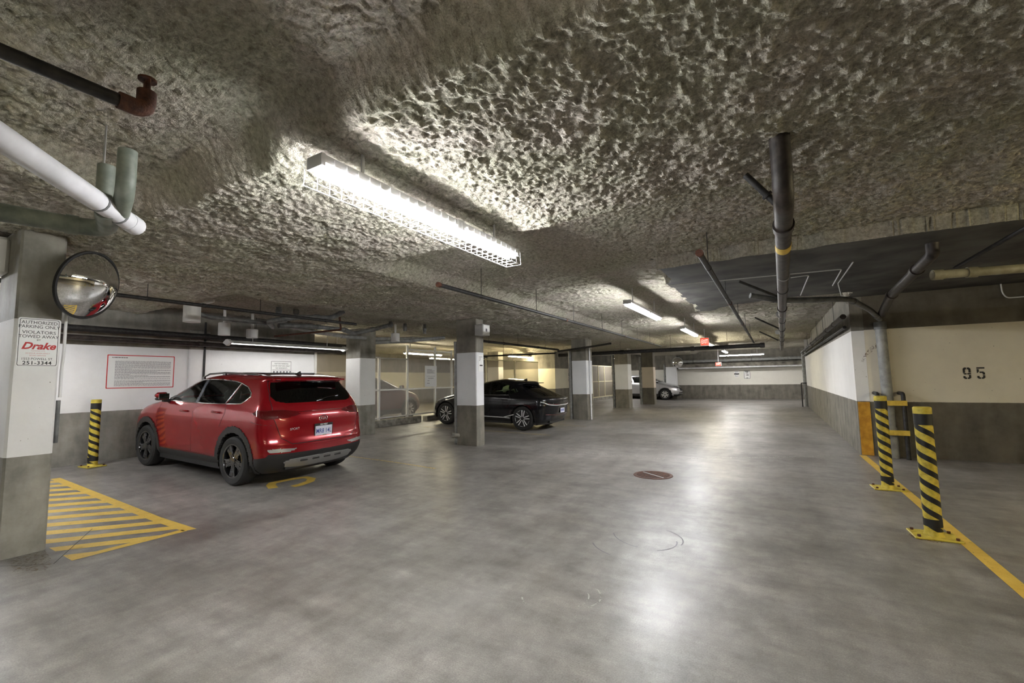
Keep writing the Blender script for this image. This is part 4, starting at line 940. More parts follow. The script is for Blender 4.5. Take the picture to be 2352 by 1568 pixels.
class Car:
    def __init__(s, sp):
        s.sp = sp
        cols = list(zip(*sp['prof']))      # z, xf, xr, hw, Lf, Lr, nf, nr
        s.F = {k: pchip(cols[0], cols[i+1]) for i, k in enumerate(('xf','xr','hw','Lf','Lr','nf','nr'))}
        s.z0, s.z1 = cols[0][0], cols[0][-1]; s.kb = sp.get('kb', .035); s.xm = sp.get('xm', 0.)
    def par(s, z):
        xf, xr, hw, Lf, Lr, nf, nr = (s.F[k](z) for k in ('xf','xr','hw','Lf','Lr','nf','nr'))
        tot = Lf+Lr; sc = np.minimum(1, (xf-xr)*.98/tot); return xf, xr, hw, Lf*sc, Lr*sc, nf, nr
    def bul(s, x): return 1-s.kb*((x-s.xm)/2.2)**2
    def side(s, x, z):
        xf, xr, hw, Lf, Lr, nf, nr = s.par(z)
        df = np.clip(xf-x, 0, None); dr_ = np.clip(x-xr, 0, None)
        a = np.where(df < Lf, np.clip(1-np.clip((Lf-df)/Lf, 0, 1)**nf, 0, 1)**(1/nf), 1.)
        b = np.where(dr_ < Lr, np.clip(1-np.clip((Lr-dr_)/Lr, 0, 1)**nr, 0, 1)**(1/nr), 1.)
        return hw*np.minimum(a, b)*s.bul(x)
    def end(s, y, z, rear=True):
        xf, xr, hw, Lf, Lr, nf, nr = s.par(z)
        x0 = xr+Lr if rear else xf-Lf
        q = np.clip(np.abs(y)/(hw*s.bul(x0*.9+(xr if rear else xf)*.1)), 0, .9999)
        if rear: return xr+Lr*(1-(1-q**nr)**(1/nr))
        return xf-Lf*(1-(1-q**nf)**(1/nf))
    def build(s, t, mats, res=1.):
        sp = s.sp; NR = int(120*res); N1, N2, N3 = int(40*res), int(150*res), int(44*res)
        zz = np.linspace(s.z0, s.z1, 4000); xf, xr, hw = s.F['xf'](zz), s.F['xr'](zz), s.F['hw'](zz)
        L_ = np.concatenate([[0], np.cumsum(np.sqrt(np.diff(zz)**2+.35*np.diff(hw)**2+.06*np.diff(xf)**2+.12*np.diff(xr)**2))])
        rows = np.interp(np.linspace(0, L_[-1], NR), L_, zz)
        grid = []
        for z in rows:
            xf, xr, hw, Lf, Lr, nf, nr = [float(v) for v in s.par(z)]
            th = np.linspace(0, math.pi/2, N1); X1 = xf-Lf*(1-np.cos(th)**(2/nf)); Y1 = hw*np.sin(th)**(2/nf)
            X2 = np.linspace(xf-Lf, xr+Lr, N2+2)[1:-1]; Y2 = np.full(N2, hw)
            th = np.linspace(math.pi/2, 0, N3); X3 = xr+Lr*(1-np.cos(th)**(2/nr)); Y3 = hw*np.sin(th)**(2/nr)
            X = np.concatenate([X1, X2, X3]); Y = np.concatenate([Y1, Y2, Y3])*s.bul(X); Y[0] = Y[-1] = 0
            grid.append(np.stack([X, Y, np.full_like(X, z)], -1))
        G = np.array(grid); nR, nC = G.shape[:2]
        def normals(G):
            du = np.gradient(G, axis=1); dv = np.gradient(G, axis=0); n = np.cross(dv, du); l = np.linalg.norm(n, axis=-1, keepdims=True); return n/np.maximum(l, 1e-9)
        Nn = normals(G)
        # which way do the normals point: make outward (y>0 on the left)
        if np.mean(Nn[nR//3, N1+20:N1+N2-20, 1]) < 0: Nn = -Nn
        sideV = np.abs(Nn[..., 1]) > .42; 
        colr = np.arange(nC)[None, :].repeat(nR, 0)
        rearV = (~sideV) & (colr > N1+N2//2) | ((colr > N1+N2) & (Nn[..., 0] < -.35)); frontV = (colr < N1) & (Nn[..., 0] > .25)
        snapped = np.zeros((nR, nC), bool)
        for rg in sp['regions']:
            for plane, poly in rg['polys']:
                V = {'side': sideV, 'rear': rearV, 'front': frontV}[plane]
                a = G[..., 0] if plane == 'side' else G[..., 1]; z = G[..., 2]
                bd = np.full(a.shape, 9.); bx = a.copy(); bz = z.copy()
                for i in range(len(poly)):
                    x0, q0 = poly[i]; x1, q1 = poly[(i+1) % len(poly)]; l2 = (x1-x0)**2+(q1-q0)**2
                    if l2 < 1e-9: continue
                    tt = np.clip(((a-x0)*(x1-x0)+(z-q0)*(q1-q0))/l2, 0, 1); cx = x0+tt*(x1-x0); cz = q0+tt*(q1-q0); d = np.hypot(a-cx, z-cz)
                    k = d < bd; bd = np.where(k, d, bd); bx = np.where(k, cx, bx); bz = np.where(k, cz, bz)
                ok = V & (bd < .0085/res) & ~snapped
                ok[0] = ok[-1] = False; ok[:, 0] = ok[:, -1] = False
                snapped |= ok
                if plane == 'side':
                    G[..., 0] = np.where(ok, bx, G[..., 0]); G[..., 2] = np.where(ok, bz, G[..., 2]); G[..., 1] = np.where(ok, s.side(bx, bz), G[..., 1])
                else:
                    G[..., 1] = np.where(ok, np.abs(bx), G[..., 1]); G[..., 2] = np.where(ok, bz, G[..., 2]); G[..., 0] = np.where(ok, s.end(bx, bz, plane == 'rear'), G[..., 0])
        Nn = normals(G)
        if np.mean(Nn[nR//3, N1+20:N1+N2-20, 1]) < 0: Nn = -Nn
        Fc = (G[:-1,:-1]+G[1:,:-1]+G[1:,1:]+G[:-1,1:])/4; Fn = (Nn[:-1,:-1]+Nn[1:,1:])/2
        fside = np.abs(Fn[..., 1]) > .45; fcol = np.arange(nC-1)[None, :].repeat(nR-1, 0)
        frear = (fcol > N1+N2//2) & ((~fside) | ((fcol > N1+N2) & (np.abs(Fn[..., 0]) > np.abs(Fn[..., 1]))))
        fside = fside & ~frear
        ffront = (fcol < N1) & (Fn[..., 0] > .25) & ~fside
        lab = np.full(Fc.shape[:2], -1)
        for ri, rg in enumerate(sp['regions']):
            for plane, poly in rg['polys']:
                V = {'side': fside, 'rear': frear, 'front': ffront}[plane]
                a = Fc[..., 0] if plane == 'side' else Fc[..., 1]
                lab = np.where((lab < 0) & V & inpoly(a, Fc[..., 2], poly), ri, lab)
        def emit(mask, name, mat, off=0., skirt=.018, both=True, side=0, solid=True):
            """one mesh from the masked faces; side: 0 both halves, +1 left, -1 right"""
            for sg in ((1, -1) if side == 0 else (side,)): pass
            idx = {}; vs = []; fs = []
            ii, jj = np.nonzero(mask)
            if len(ii) == 0: return None
            P = G+Nn*off; Q = G-Nn*skirt
            def vid(i, j, sg, inner=False):
                yk = 0 if (j == 0 or j == nC-1) else sg
                key = (i, j, yk, inner)
                if key not in idx:
                    p = (Q if inner else P)[i, j]; idx[key] = len(vs); vs.append((p[0], (p[1] if yk else 0.)*(sg if yk else 1), p[2]))
                return idx[key]
            for sg in ((1, -1) if side == 0 else (side,)):
                for i, j in zip(ii, jj):
                    q = [(i, j), (i+1, j), (i+1, j+1), (i, j+1)]
                    f = [vid(a, b, sg) for a, b in q]
                    fs.append(f if sg < 0 else f[::-1])
                if skirt:
                    mk = mask
                    for i, j in zip(ii, jj):
                        for (di, dj, e0, e1) in ((-1, 0, (i, j), (i, j+1)), (1, 0, (i+1, j+1), (i+1, j)), (0, -1, (i+1, j), (i, j)), (0, 1, (i, j+1), (i+1, j+1))):
                            a, b = i+di, j+dj
                            if b < 0 or b >= mk.shape[1]: continue
                            if a < 0 or a >= mk.shape[0] or not mk[a, b]:
                                f = [vid(*e0, sg), vid(*e0, sg, True), vid(*e1, sg, True), vid(*e1, sg)]
                                fs.append(f if sg > 0 else f[::-1])
            me = bpy.data.meshes.new(name); me.from_pydata(vs, [], [tuple(f) for f in fs]); me.validate()
            o = mkobj(name, me, mat, t, 38, local=True); return o
        s.parts = {}
        for ri, rg in enumerate(sp['regions']):
            if rg['name'] == 'hole': continue
            mk = lab == ri
            for sd in ((1, -1) if rg.get('split') else (0,)):
                emit(mk, rg['name'], mats[rg['mat']], rg.get('off', 0.), side=sd)
        bodym = lab == -1
        o = emit(bodym, 'body_shell', mats['paint'], 0., .02)
        # roof closing strip
        cap = MB(); n = nC; top = G[-1]
        vs = [(p[0], p[1], p[2]) for p in top]+[(p[0], -p[1], p[2]) for p in top]
        cap.add(vs, [(j, j+1, n+j+1, n+j) for j in range(n-1)][::1])
        cap.build('roof_centre', mats['paint'], t, smooth=60, local=True)
        # dark inner lining so that the cabin is not painted inside
        Lm = MB(); st = 2; gi = {}; vs = []; fs = []
        glass = np.isin(lab, [i for i, r in enumerate(sp['regions']) if r['mat'] == 'glass' or r['name'] == 'hole'])
        keep = ~glass & (Fc[..., 2] > .45); ii, jj = np.nonzero(keep); P = G-Nn*.03
        for sg in (1, -1):
            for i, j in zip(ii, jj):
                f = []
                for a, b in ((i, j), (i+1, j), (i+1, j+1), (i, j+1)):
                    k = (a, b, sg)
                    if k not in gi: gi[k] = len(vs); vs.append((P[a, b, 0], P[a, b, 1]*sg, P[a, b, 2]))
                    f.append(gi[k])
                fs.append(f)
        Lm.add(vs, fs); Lm.build('cabin_lining', mats['cabin'], t, smooth=60, local=True)
        s.G, s.N, s.lab = G, Nn, lab
    def spt(s, x, z, sg=1, off=.004):      # point on the flank
        e = .004; y = float(s.side(x, z)); return Vector((x, sg*(y+off), z))
    def ept(s, y, z, rear=True, off=.004):
        return Vector((float(s.end(y, z, rear))+(-off if rear else off), y, z))
def wheel(t, x, y, sg, R, wd, rim, mats, style):
    """wheel as a part of the car with tyre, rim and spokes below it"""
    Mw = Matrix.Translation((x, y, R))@Matrix.Rotation(-sg*math.pi/2, 4, 'X')     # local +z = outboard
    wh = MB(); h = wd/2
    wh.lathe([(rim+.005, -h*.9), (rim+.03, -h), (R-.035, -h), (R-.008, -h*.82), (R, -h*.55), (R, h*.55), (R-.008, h*.82), (R-.035, h), (rim+.03, h), (rim+.005, h*.9)], 48, Mw, closed=True)
    w_ = wh.build('wheel', mats['tyre'], t, smooth=35, local=True)
    tr = MB()
    tr.lathe([(rim+.006, -h*.85), (rim+.006, h*.93), (rim-.014, h*.93), (rim-.022, h*.7), (rim-.03, 0), (rim-.03, -h*.85)], 40, Mw, closed=True)
    tr.build('rim', mats['rim'], w_, smooth=35, local=True)
    MB().lathe([(.001, -.01), (rim-.02, -.01), (rim-.02, .0), (.001, .0)], 24, Mw@Matrix.Translation((0, 0, -h*.2))).build('brake_disc', mats['dark'], w_, local=True)
    zf_ = h*.86
    sp = ed = None
    def flush():
        if sp.v: sp.build('spoke', mats['rim'], w_, local=True)
        if ed.v: ed.build('spoke_edge' if sp.v else 'spoke', mats['rim_edge'], w_, local=True)
    if style == 'star':
        for k in range(5):
            sp = MB(); ed = MB()
            a0 = 2*math.pi*k/5+.3
            for d in (-.16, .16):
                Rz = Mw@Matrix.Rotation(a0+d, 4, 'Z'); o = -.9*d
                sp.prism([(.04, -.02), (rim*.55, -.020+o*.0), (rim*.98, -.030), (rim*.98, .030), (rim*.55, .020), (.04, .02)], zf_-.045, zf_-.006, Rz)
            Rz = Mw@Matrix.Rotation(a0, 4, 'Z')
            sp.prism([(.03, -.05), (rim*.62, -.055), (rim*.62, .055), (.03, .05)], zf_-.04, zf_-.012, Rz)
            ed.prism([(rim*.62, -.045), (rim*.66, -.045), (rim*.66, .045), (rim*.62, .045)], zf_-.03, zf_-.004, Rz)
            for d in (-.30,): ed.prism([(rim*.45, -.006), (rim*.95, -.006), (rim*.95, .006), (rim*.45, .006)], zf_-.03, zf_-.003, Mw@Matrix.Rotation(a0+d, 4, 'Z'))
            flush()
    elif style == 'petal':
        for k in range(5):
            sp = MB(); ed = MB()
            a0 = 2*math.pi*k/5+.2; Rz = Mw@Matrix.Rotation(a0, 4, 'Z')
            sp.prism([(.03, -.03), (rim*.5, -.085), (rim*.97, -.12), (rim*.97, .12), (rim*.5, .085), (.03, .03)], zf_-.04, zf_-.012, Rz)
            for sgn in (-1, 1):
                pl_ = [(.04, sgn*.014), (rim*.5, sgn*.074), (rim*.82, sgn*.118), (rim*.98, sgn*.145), (rim*.98, sgn*.10), (rim*.80, sgn*.084), (rim*.5, sgn*.044), (.05, .0)]
                ed.prism(pl_ if sgn > 0 else pl_[::-1], zf_-.03, zf_, Rz)
            ed.prism([(rim*.90, -.11), (rim*.985, -.11), (rim*.985, .11), (rim*.90, .11)], zf_-.03, zf_-.001, Rz)
            flush()
    else:
        for k in range(10):
            sp = MB(); ed = MB()
            Rz = Mw@Matrix.Rotation(2*math.pi*k/10+(.06 if k % 2 else -.06), 4, 'Z')
            ed.prism([(.04, -.017), (rim*.98, -.028), (rim*.98, .028), (.04, .017)], zf_-.045, zf_-.003, Rz)
            flush()
    MB().lathe([(.062, zf_-.05), (.062, zf_-.006), (.05, zf_+.004), (.001, zf_+.005)], 20, Mw).build('hub_cap', mats['rim'], w_, smooth=30, local=True)
    return w_
def arch_liner(t, x, sg, yo, R, mats):
    mb = MB(); n = 20; pts = []
    for i in range(n+1):
        a = math.pi*(-.08+1.16*i/n); pts.append((x+R*math.cos(a), R*math.sin(a)))
    vs = []
    for (px_, pz_) in pts: vs += [(px_, sg*(yo-.03), pz_+.33), (px_, sg*(yo-.36), pz_+.33)]
    mb.add(vs, [(2*i, 2*i+1, 2*i+3, 2*i+2) for i in range(n)])
    mb.add([(p[0], sg*(yo-.36), p[1]+.33) for p in pts], [tuple(range(n+1))])
    mb.build('wheel_well', mats['dark'], t, local=True)
def seat(mb, x, y, w=.5, z=.52, head=True):
    mb.bevbox((x-.25, y-w/2, z-.12), (x+.27, y+w/2, z+.08), .05)
    Mb = Matrix.Translation((x-.22, y, z+.05))@Matrix.Rotation(-.28, 4, 'Y')
    mb.bevbox((-.07, -w/2, -.05), (.07, w/2, .58), .05, Mb)
    if head: mb.bevbox((-.05, -.13, .61), (.06, .13, .80), .04, Mb)
def car_common(car, t, mats, sp, res):
    car.build(t, mats, res)
    wb, trk, R, wd, rim = sp['wb'], sp['track'], sp['R'], sp['tyre_w'], sp['rim']
    for x in (wb/2+sp['ax'], -wb/2+sp['ax']):
        for sg in (1, -1):
            wheel(t, x, sg*(trk/2), sg, R, wd, rim, mats, sp['style']); arch_liner(t, x, sg, sp['wy'], R+.055, mats)
    zu = sp['under']
    MB().box((-wb/2+sp['ax']+.42, -sp['wy']+.06, zu), (wb/2+sp['ax']-.42, sp['wy']-.06, zu+.14)).box((-wb/2+sp['ax']-.75, -.55, zu+.05), (wb/2+sp['ax']+.75, .55, zu+.16)).build('underbody', mats['dark'], t, local=True)
    fx = sp.get('seatx', .05)
    for y in (-.38, .38):
        st = MB(); seat(st, fx, y); st.build('front_seat', mats['cabin'], t, smooth=40, local=True)
    st = MB(); seat(st, fx-.95, 0, 1.25, .52, False); rs_ = st.build('rear_seat', mats['cabin'], t, smooth=40, local=True)
    for y in (-.4, .4): MB().bevbox((fx-1.42, y-.13, 1.06), (fx-1.30, y+.13, 1.24), .04).build('headrest', mats['cabin'], rs_, smooth=40, local=True)
    MB().bevbox((fx+.62, -.66, .75), (fx+1.0, .66, sp.get('dashz', 1.0)), .06).build('dashboard', mats['cabin'], t, local=True)
    MB().tube([(fx+.52+.03*math.cos(a), .38+.18*math.cos(a), .93+.17*math.sin(a)) for a in [2*math.pi*k/20 for k in range(20)]], .016, 6, closed=True).build('steering_wheel', mats['dark'], t, local=True)
def line_on_side(car, pts, r, name, mat, t, closed=False, off=.002, sides=(1, -1), sub=6):
    P = []
    n = len(pts)
    for i in range(n if closed else n-1):
        a, b = pts[i], pts[(i+1) % n]
        for k in range(sub): P.append((a[0]+(b[0]-a[0])*k/sub, a[1]+(b[1]-a[1])*k/sub))
    if not closed: P.append(pts[-1])
    for sg in sides: MB().tube([car.spt(p[0], p[1], sg, off) for p in P], r, 6, closed=closed).build(name, mat, t, smooth=60, local=True)
def line_on_end(car, pts, r, name, mat, t, rear=True, off=.002, sub=6, closed=False):
    P = []; n = len(pts)
    for i in range(n if closed else n-1):
        a, b = pts[i], pts[(i+1) % n]
        for k in range(sub): P.append((a[0]+(b[0]-a[0])*k/sub, a[1]+(b[1]-a[1])*k/sub))
    if not closed: P.append(pts[-1])
    MB().tube([car.ept(p[0], p[1], rear, off) for p in P], r, 6, closed=closed).build(name, mat, t, smooth=60, local=True)
def handle(car, t, x, z, mat, sides=(1, -1)):
    for sg in sides:
        p = car.spt(x, z, sg, .0)
        MB().tube(fillet([p+Vector((.10, 0, 0)), p+Vector((.085, sg*.03, .004)), p+Vector((-.085, sg*.03, .004)), p+Vector((-.10, 0, 0))], .02, 4), .013, 8).build('door_handle', mat, t, smooth=60, local=True)
def side_mirror(car, t, x, z, mats, low='dark'):
    for sg in (1, -1):
        p = car.spt(x, z, sg, 0.)
        c = p+Vector((-.01, sg*.11, .06))
        Mx = Matrix.Translation(c)@Matrix.Rotation(sg*.12, 4, 'Z')
        o = MB().bevbox((-.05, -.095, -.025), (.08, .095, .08), .04, Mx).build('mirror_cap', mats['paint'], t, smooth=60, local=True)
        MB().bevbox((-.052, -.09, -.06), (.072, .09, -.012), .025, Mx).build('mirror_base', mats[low], o, smooth=60, local=True)
        MB().bevbox((-.058, -.08, -.04), (-.046, .08, .06), .004, Mx).build('mirror_glass', mats['mirror'], o, local=True)
        MB().bevbox((-.05, -.10, -.03), (.05, .04, .02), .008, Matrix.Translation(p+Vector((0, sg*.05, .0)))).build('mirror_arm', mats[low], o, local=True)
def fin(car, t, x, z, mat):
    MB().add([(x-.09, -.022, z), (x-.09, .022, z), (x+.10, .012, z), (x+.10, -.012, z), (x-.08, -.006, z+.065), (x-.08, .006, z+.065), (x-.02, .004, z+.045), (x-.02, -.004, z+.045)],
             [(0,1,2,3),(4,7,6,5),(0,4,5,1),(1,5,6,2),(2,6,7,3),(3,7,4,0)]).build('antenna_fin', mat, t, local=True)
def glass_mat(name, col, mixf):
    mt, t, b = nt(name); L = t.links.new
    gl = N(t, 'ShaderNodeBsdfGlossy'); gl.inputs['Roughness'].default_value = .02; gl.inputs['Color'].default_value = (1,1,1,1)
    tr = N(t, 'ShaderNodeBsdfTransparent'); tr.inputs['Color'].default_value = c4(col)
    fr = N(t, 'ShaderNodeFresnel', i_IOR=1.52); mx = N(t, 'ShaderNodeMixShader'); L(fr.outputs[0], mx.inputs[0])
    L(tr.outputs[0], mx.inputs[1]); L(gl.outputs[0], mx.inputs[2]); L(mx.outputs[0], t.nodes['Material Output'].inputs[0])
    return mt
def paint(name, col, metal=.35, rough=.35):
    mt = plain(name, col, rough, metal, .55, .35); return mt
base = dict(tyre=plain('tyre_rubber', (.014,.014,.014), .75), dark=M['dark'], cabin=plain('cabin_trim', (.02,.019,.018), .8), mirror=M['mirror'],
            clad=plain('black_cladding', (.022,.021,.02), .6), chrome=M['chrome'], silver=plain('skid_silver', (.38,.38,.38), .4, .6), gloss=plain('gloss_black', (.008,.008,.009), .08, 0, 1.),
            lamp_red=plain('tail_lamp_red', (.10,.002,.004), .06, 0, 1.), lamp_clear=plain('lamp_clear', (.42,.42,.40), .12, .3, 1.), plate=plain('number_plate', (.66,.67,.78), .4),
            led=plain('lamp_strip_white', (.8,.8,.8), .2, .3))
plate_blue = plain('plate_blue', (.03,.05,.28), .5)
# ---------------------------------------------------------------- red sport utility
def arch_polys(sp, r, k=(0, 1)): return [('side', circle((sp['wb']/2 if i == 0 else -sp['wb']/2)+sp['ax'], sp['R'], r)) for i in k]
kia = dict(wb=2.67, track=1.625, R=.352, tyre_w=.225, rim=.242, style='star', ax=0., wy=.925, under=.19, seatx=.12, kb=.03, xm=-.1)
#        z     xf     xr     hw    Lf   Lr   nf   nr
kia['prof'] = [(.20, 2.02, -1.98, .80, .60, .30, 2.6, 2.8), (.27, 2.14, -2.08, .865, .60, .32, 2.6, 2.8), (.36, 2.21, -2.16, .905, .62, .34, 2.5, 2.8), (.48, 2.24, -2.225, .916, .64, .36, 2.4, 2.8),
    (.60, 2.245, -2.235, .921, .66, .38, 2.4, 2.8), (.70, 2.235, -2.20, .926, .68, .38, 2.4, 2.7), (.80, 2.20, -2.185, .927, .70, .38, 2.4, 2.6), (.90, 2.12, -2.18, .920, .74, .40, 2.4, 2.6), (.96, 1.98, -2.165, .912, .76, .40, 2.5, 2.6),
    (1.02, 1.68, -2.135, .896, .66, .40, 2.6, 2.6), (1.06, 1.36, -2.11, .880, .50, .38, 2.7, 2.6), (1.09, 1.14, -2.09, .866, .40, .36, 2.6, 2.6), (1.13, 1.03, -2.06, .848, .42, .34, 2.5, 2.6), (1.22, .88, -1.985, .806, .44, .32, 2.4, 2.6), (1.32, .70, -1.90, .762, .46, .30, 2.4, 2.6),
    (1.42, .50, -1.815, .716, .48, .29, 2.4, 2.6), (1.47, .38, -1.80, .690, .50, .28, 2.4, 2.6), (1.50, .30, -1.845, .672, .50, .26, 2.4, 2.8), (1.53, .20, -1.83, .645, .52, .26, 2.3, 2.8), (1.56, .06, -1.68, .60, .55, .30, 2.2, 2.6), (1.585, -.12, -1.40, .53, .5, .4, 2.1, 2.3), (1.603, -.33, -1.10, .40, .36, .36, 2, 2), (1.61, -.55, -.85, .16, .12, .12, 2, 2)]
BELT = 1.088
wf = [(.86, 1.095), (.78, 1.155), (.55, 1.30), (.30, 1.425), (.10, 1.468), (-.095, 1.480), (-.13, 1.09)]
wr_ = [(-.205, 1.09), (-.17, 1.482), (-.55, 1.482), (-.90, 1.463), (-1.10, 1.435), (-.955, 1.105)]
wq = [(-.99, 1.108), (-1.125, 1.428), (-1.33, 1.375), (-1.47, 1.29), (-1.50, 1.235), (-1.44, 1.17), (-1.36, 1.125)]
wbp = [(-.13, 1.09), (-.095, 1.48), (-.17, 1.482), (-.205, 1.09)]
def ann(sp, r0): return arch_polys(sp, r0)
kia['regions'] = [
    dict(name='hole', mat='dark', polys=arch_polys(kia, .395)),
    dict(name='arch_cladding', split=1, mat='clad', off=.012, polys=arch_polys(kia, .475, (0,))), dict(name='arch_cladding', split=1, mat='clad', off=.012, polys=arch_polys(kia, .475, (1,))),
    dict(name='sill_cladding', split=1, mat='clad', off=.008, polys=[('side', [(-.95, .15), (.95, .15), (.95, .37), (-.95, .37)])]),
    dict(name='front_window', mat='glass', split=1, polys=[('side', wf)]), dict(name='rear_window', mat='glass', split=1, polys=[('side', wr_)]), dict(name='quarter_window', mat='glass', split=1, polys=[('side', wq)]),
    dict(name='centre_pillar', mat='pillar', split=1, off=.001, polys=[('side', wbp)]),
    dict(name='tail_lamp', mat='lamp_red', split=1, off=.006, polys=[('rear', [(.36, .985), (.55, .945), (1., .925), (1., 1.045), (.62, 1.045), (.42, 1.02)]), ('side', [(-2.4, .925), (-1.95, .94), (-1.72, 1.005), (-1.80, 1.045), (-2.4, 1.045)])]),
    dict(name='rear_screen', mat='glass_dark', off=.002, polys=[('rear', [(-.1, 1.135), (.55, 1.135), (.66, 1.17), (.70, 1.25), (.615, 1.455), (.4, 1.47), (-.1, 1.475)])]),
    dict(name='skid_plate', mat='silver', off=.022, polys=[('rear', [(-.1, .26), (.52, .26), (.60, .36), (.52, .395), (-.1, .405)])]),
    dict(name='bumper_lamp', mat='lamp_clear', split=1, off=.008, polys=[('rear', [(.46, .545), (.54, .505), (.80, .515), (.84, .56), (.70, .565)])]),
    dict(name='rear_valance', mat='clad', off=.006, polys=[('rear', [(-.1, .1), (1.2, .1), (1.2, .50), (.5, .485), (-.1, .475)]), ('side', [(-2.4, .1), (-1.80, .1), (-1.82, .42), (-2.4, .50)])]),
    dict(name='windscreen', mat='glass', polys=[('front', [(-.1, 1.13), (.66, 1.13), (.5, 1.47), (-.1, 1.50)])]),
    dict(name='head_lamp', mat='lamp_clear', split=1, off=.004, polys=[('front', [(.42, .84), (1., .90), (1., .78), (.45, .76)])]),
    dict(name='grille', mat='clad', off=.004, polys=[('front', [(-.1, .55), (.40, .55), (.40, .82), (-.1, .82)])]),
    dict(name='tailgate', mat='paint', off=.003, polys=[('rear', [(-.1, .615), (.52, .615), (.66, .70), (.74, .95), (.72, 1.2), (.63, 1.47), (.60, 1.51), (-.1, 1.51)])]),
    dict(name='front_door', mat='paint', split=1, polys=[('side', [(.93, .39), (.97, .75), (.93, 1.085), (-.165, 1.085), (-.165, .39)])]),
    dict(name='rear_door', mat='paint', split=1, polys=[('side', [(-.165, .39), (-.165, 1.085), (-1.00, 1.10), (-1.05, .98), (-.93, .78), (-.86, .60), (-.86, .39)])]),
]
KS = 1.04
def build_red():
    g = gr(534, 1115); f_ = gr(330, 1071)
    hdg = math.atan2(f_[1]-g[1], f_[0]-g[0]); hdg = math.pi+math.radians(2.0)
    # rear left tyre contact at g: local (-wb/2, track/2)
    ca, sa = math.cos(hdg)*KS, math.sin(hdg)*KS; lx, ly = -kia['wb']/2, kia['track']/2+.08
    ox, oy = g[0]-(ca*lx-sa*ly), g[1]-(sa*lx+ca*ly)
    t = thing('red_car', 'red sport utility car parked nose to the left wall with black wheels', 'car', (ox, oy, fz(ox)), hdg)
    t.rotation_euler = (0, -math.atan(.03), hdg); t.scale = (KS, KS, KS)
    mats = dict(base, paint=paint('red_paint', (.27,.003,.008), .3, .25), glass=glass_mat('car_glass', (.80,.90,.85), 0), glass_dark=glass_mat('car_glass_dark', (.16,.18,.17), 0),
                rim=plain('rim_black', (.012,.012,.013), .15, 0, 1.), rim_edge=plain('rim_machined', (.16,.16,.17), .2, .5), pillar=plain('pillar_grey', (.10,.11,.13), .25, 0, .6))
    car = Car(kia); car_common(car, t, mats, kia, 1.)
    Z = lambda p: [(x, z) for x, z in p]
    dlo = wf[:-1]+[(-.17, 1.484), (-.55, 1.486), (-.90, 1.467), (-1.11, 1.437), (-1.33, 1.38), (-1.475, 1.295), (-1.508, 1.235), (-1.445, 1.165), (-1.36, 1.118), (-.98, 1.10), (-.2, 1.086)]
    line_on_side(car, dlo, .0085, 'window_trim', mats['chrome'], t, closed=True, off=.004)
    line_on_side(car, [(-.972, 1.106), (-1.112, 1.432)], .007, 'window_divider', mats['chrome'], t)
    line_on_side(car, [(.78, 1.085), (.70, 1.18)], .006, 'window_divider', mats['gloss'], t)
    for pp in ([(.93, .39), (.97, .75), (.92, 1.085)], [(-.165, 1.085), (-.165, .39)], [(-1.00, 1.10), (-1.05, .98), (-.95, .80)], [(.93, .385), (-.86, .385)]):
        line_on_side(car, pp, .0032, 'panel_gap', mats['dark'], t, off=-.001)
    line_on_side(car, [(-1.72, .90), (-2.05, .86)], .003, 'panel_gap', mats['dark'], t, off=-.001)
    line_on_end(car, [(-.52, .612), (.52, .612)], .005, 'panel_gap', mats['dark'], t)
    for sg in (-1, 1): line_on_end(car, [(sg*.52, .612), (sg*.66, .70), (sg*.745, .95), (sg*.725, 1.2), (sg*.64, 1.46)], .004, 'panel_gap', mats['dark'], t)
    line_on_end(car, [(-.42, 1.012), (0, 1.016), (.42, 1.012)], .006, 'lamp_strip', mats['lamp_red'], t)
    handle(car, t, .10, .965, mats['paint']); handle(car, t, -.83, .985, mats['paint'])
    side_mirror(car, t, .73, 1.10, mats)
    for sg in (1, -1):   # roof rails
        pts = [(.20, .60, 1.515), (.02, .595, 1.575), (-.4, .585, 1.60), (-.9, .58, 1.595), (-1.35, .57, 1.565), (-1.55, .565, 1.525)]
        MB().tube([(x, sg*y, z) for x, y, z in pts], [.012, .016, .016, .016, .016, .012], 8).build('roof_rail', mats['gloss'], t, smooth=60, local=True)
        for x, y, z in (pts[0], pts[2], pts[5]): MB().box((x-.04, sg*y-.012, z-.05), (x+.04, sg*y+.012, z)).build('rail_foot', mats['gloss'], t, local=True)
    fin(car, t, -1.42, 1.575, mats['gloss'])
    MB().bevbox((-1.3, -.42, 1.583), (.0, .42, 1.6115), .004).build('sunroof', mats['gloss'], t, local=True)
    MB().bevbox((-1.90, -.58, 1.485), (-1.70, .58, 1.515), .01).build('spoiler', mats['paint'], t, local=True)
    MB().box((-1.897, -.16, 1.478), (-1.888, .16, 1.49)).build('brake_lamp', mats['lamp_red'], t, local=True)
    # emblem, lettering, plate
    yb2 = 0.0; p = car.ept(0, .905, True, .004)
    Fe = frame(p, (0, -1, 0), (0, 0, 1))
    MB().lathe([(.072, -.004), (.080, .004), (.072, .008), (.066, .004)], 32, Fe@Matrix.Diagonal((1.0, .58, 1, 1)), closed=True).build('emblem', mats['chrome'], t, smooth=60, local=True)
    text_mb('KIA', .058, Fe@Matrix.Translation((0, 0, .006)), bold=.001, width=1.15, depth=.001).build('emblem_lettering', mats['chrome'], t, local=True)
    p = car.ept(.42, .80, True, .006); Fs = frame(p, (.10, -1, 0), (0, 0, 1)); text_mb('SPORTAGE', .042, Fs, width=1.35, depth=.001).build('badge_lettering', mats['chrome'], t, local=True)
    p = car.ept(0, .735, True, .012); Fp = frame(p, (0, -1, 0), (-.02, 0, 1))
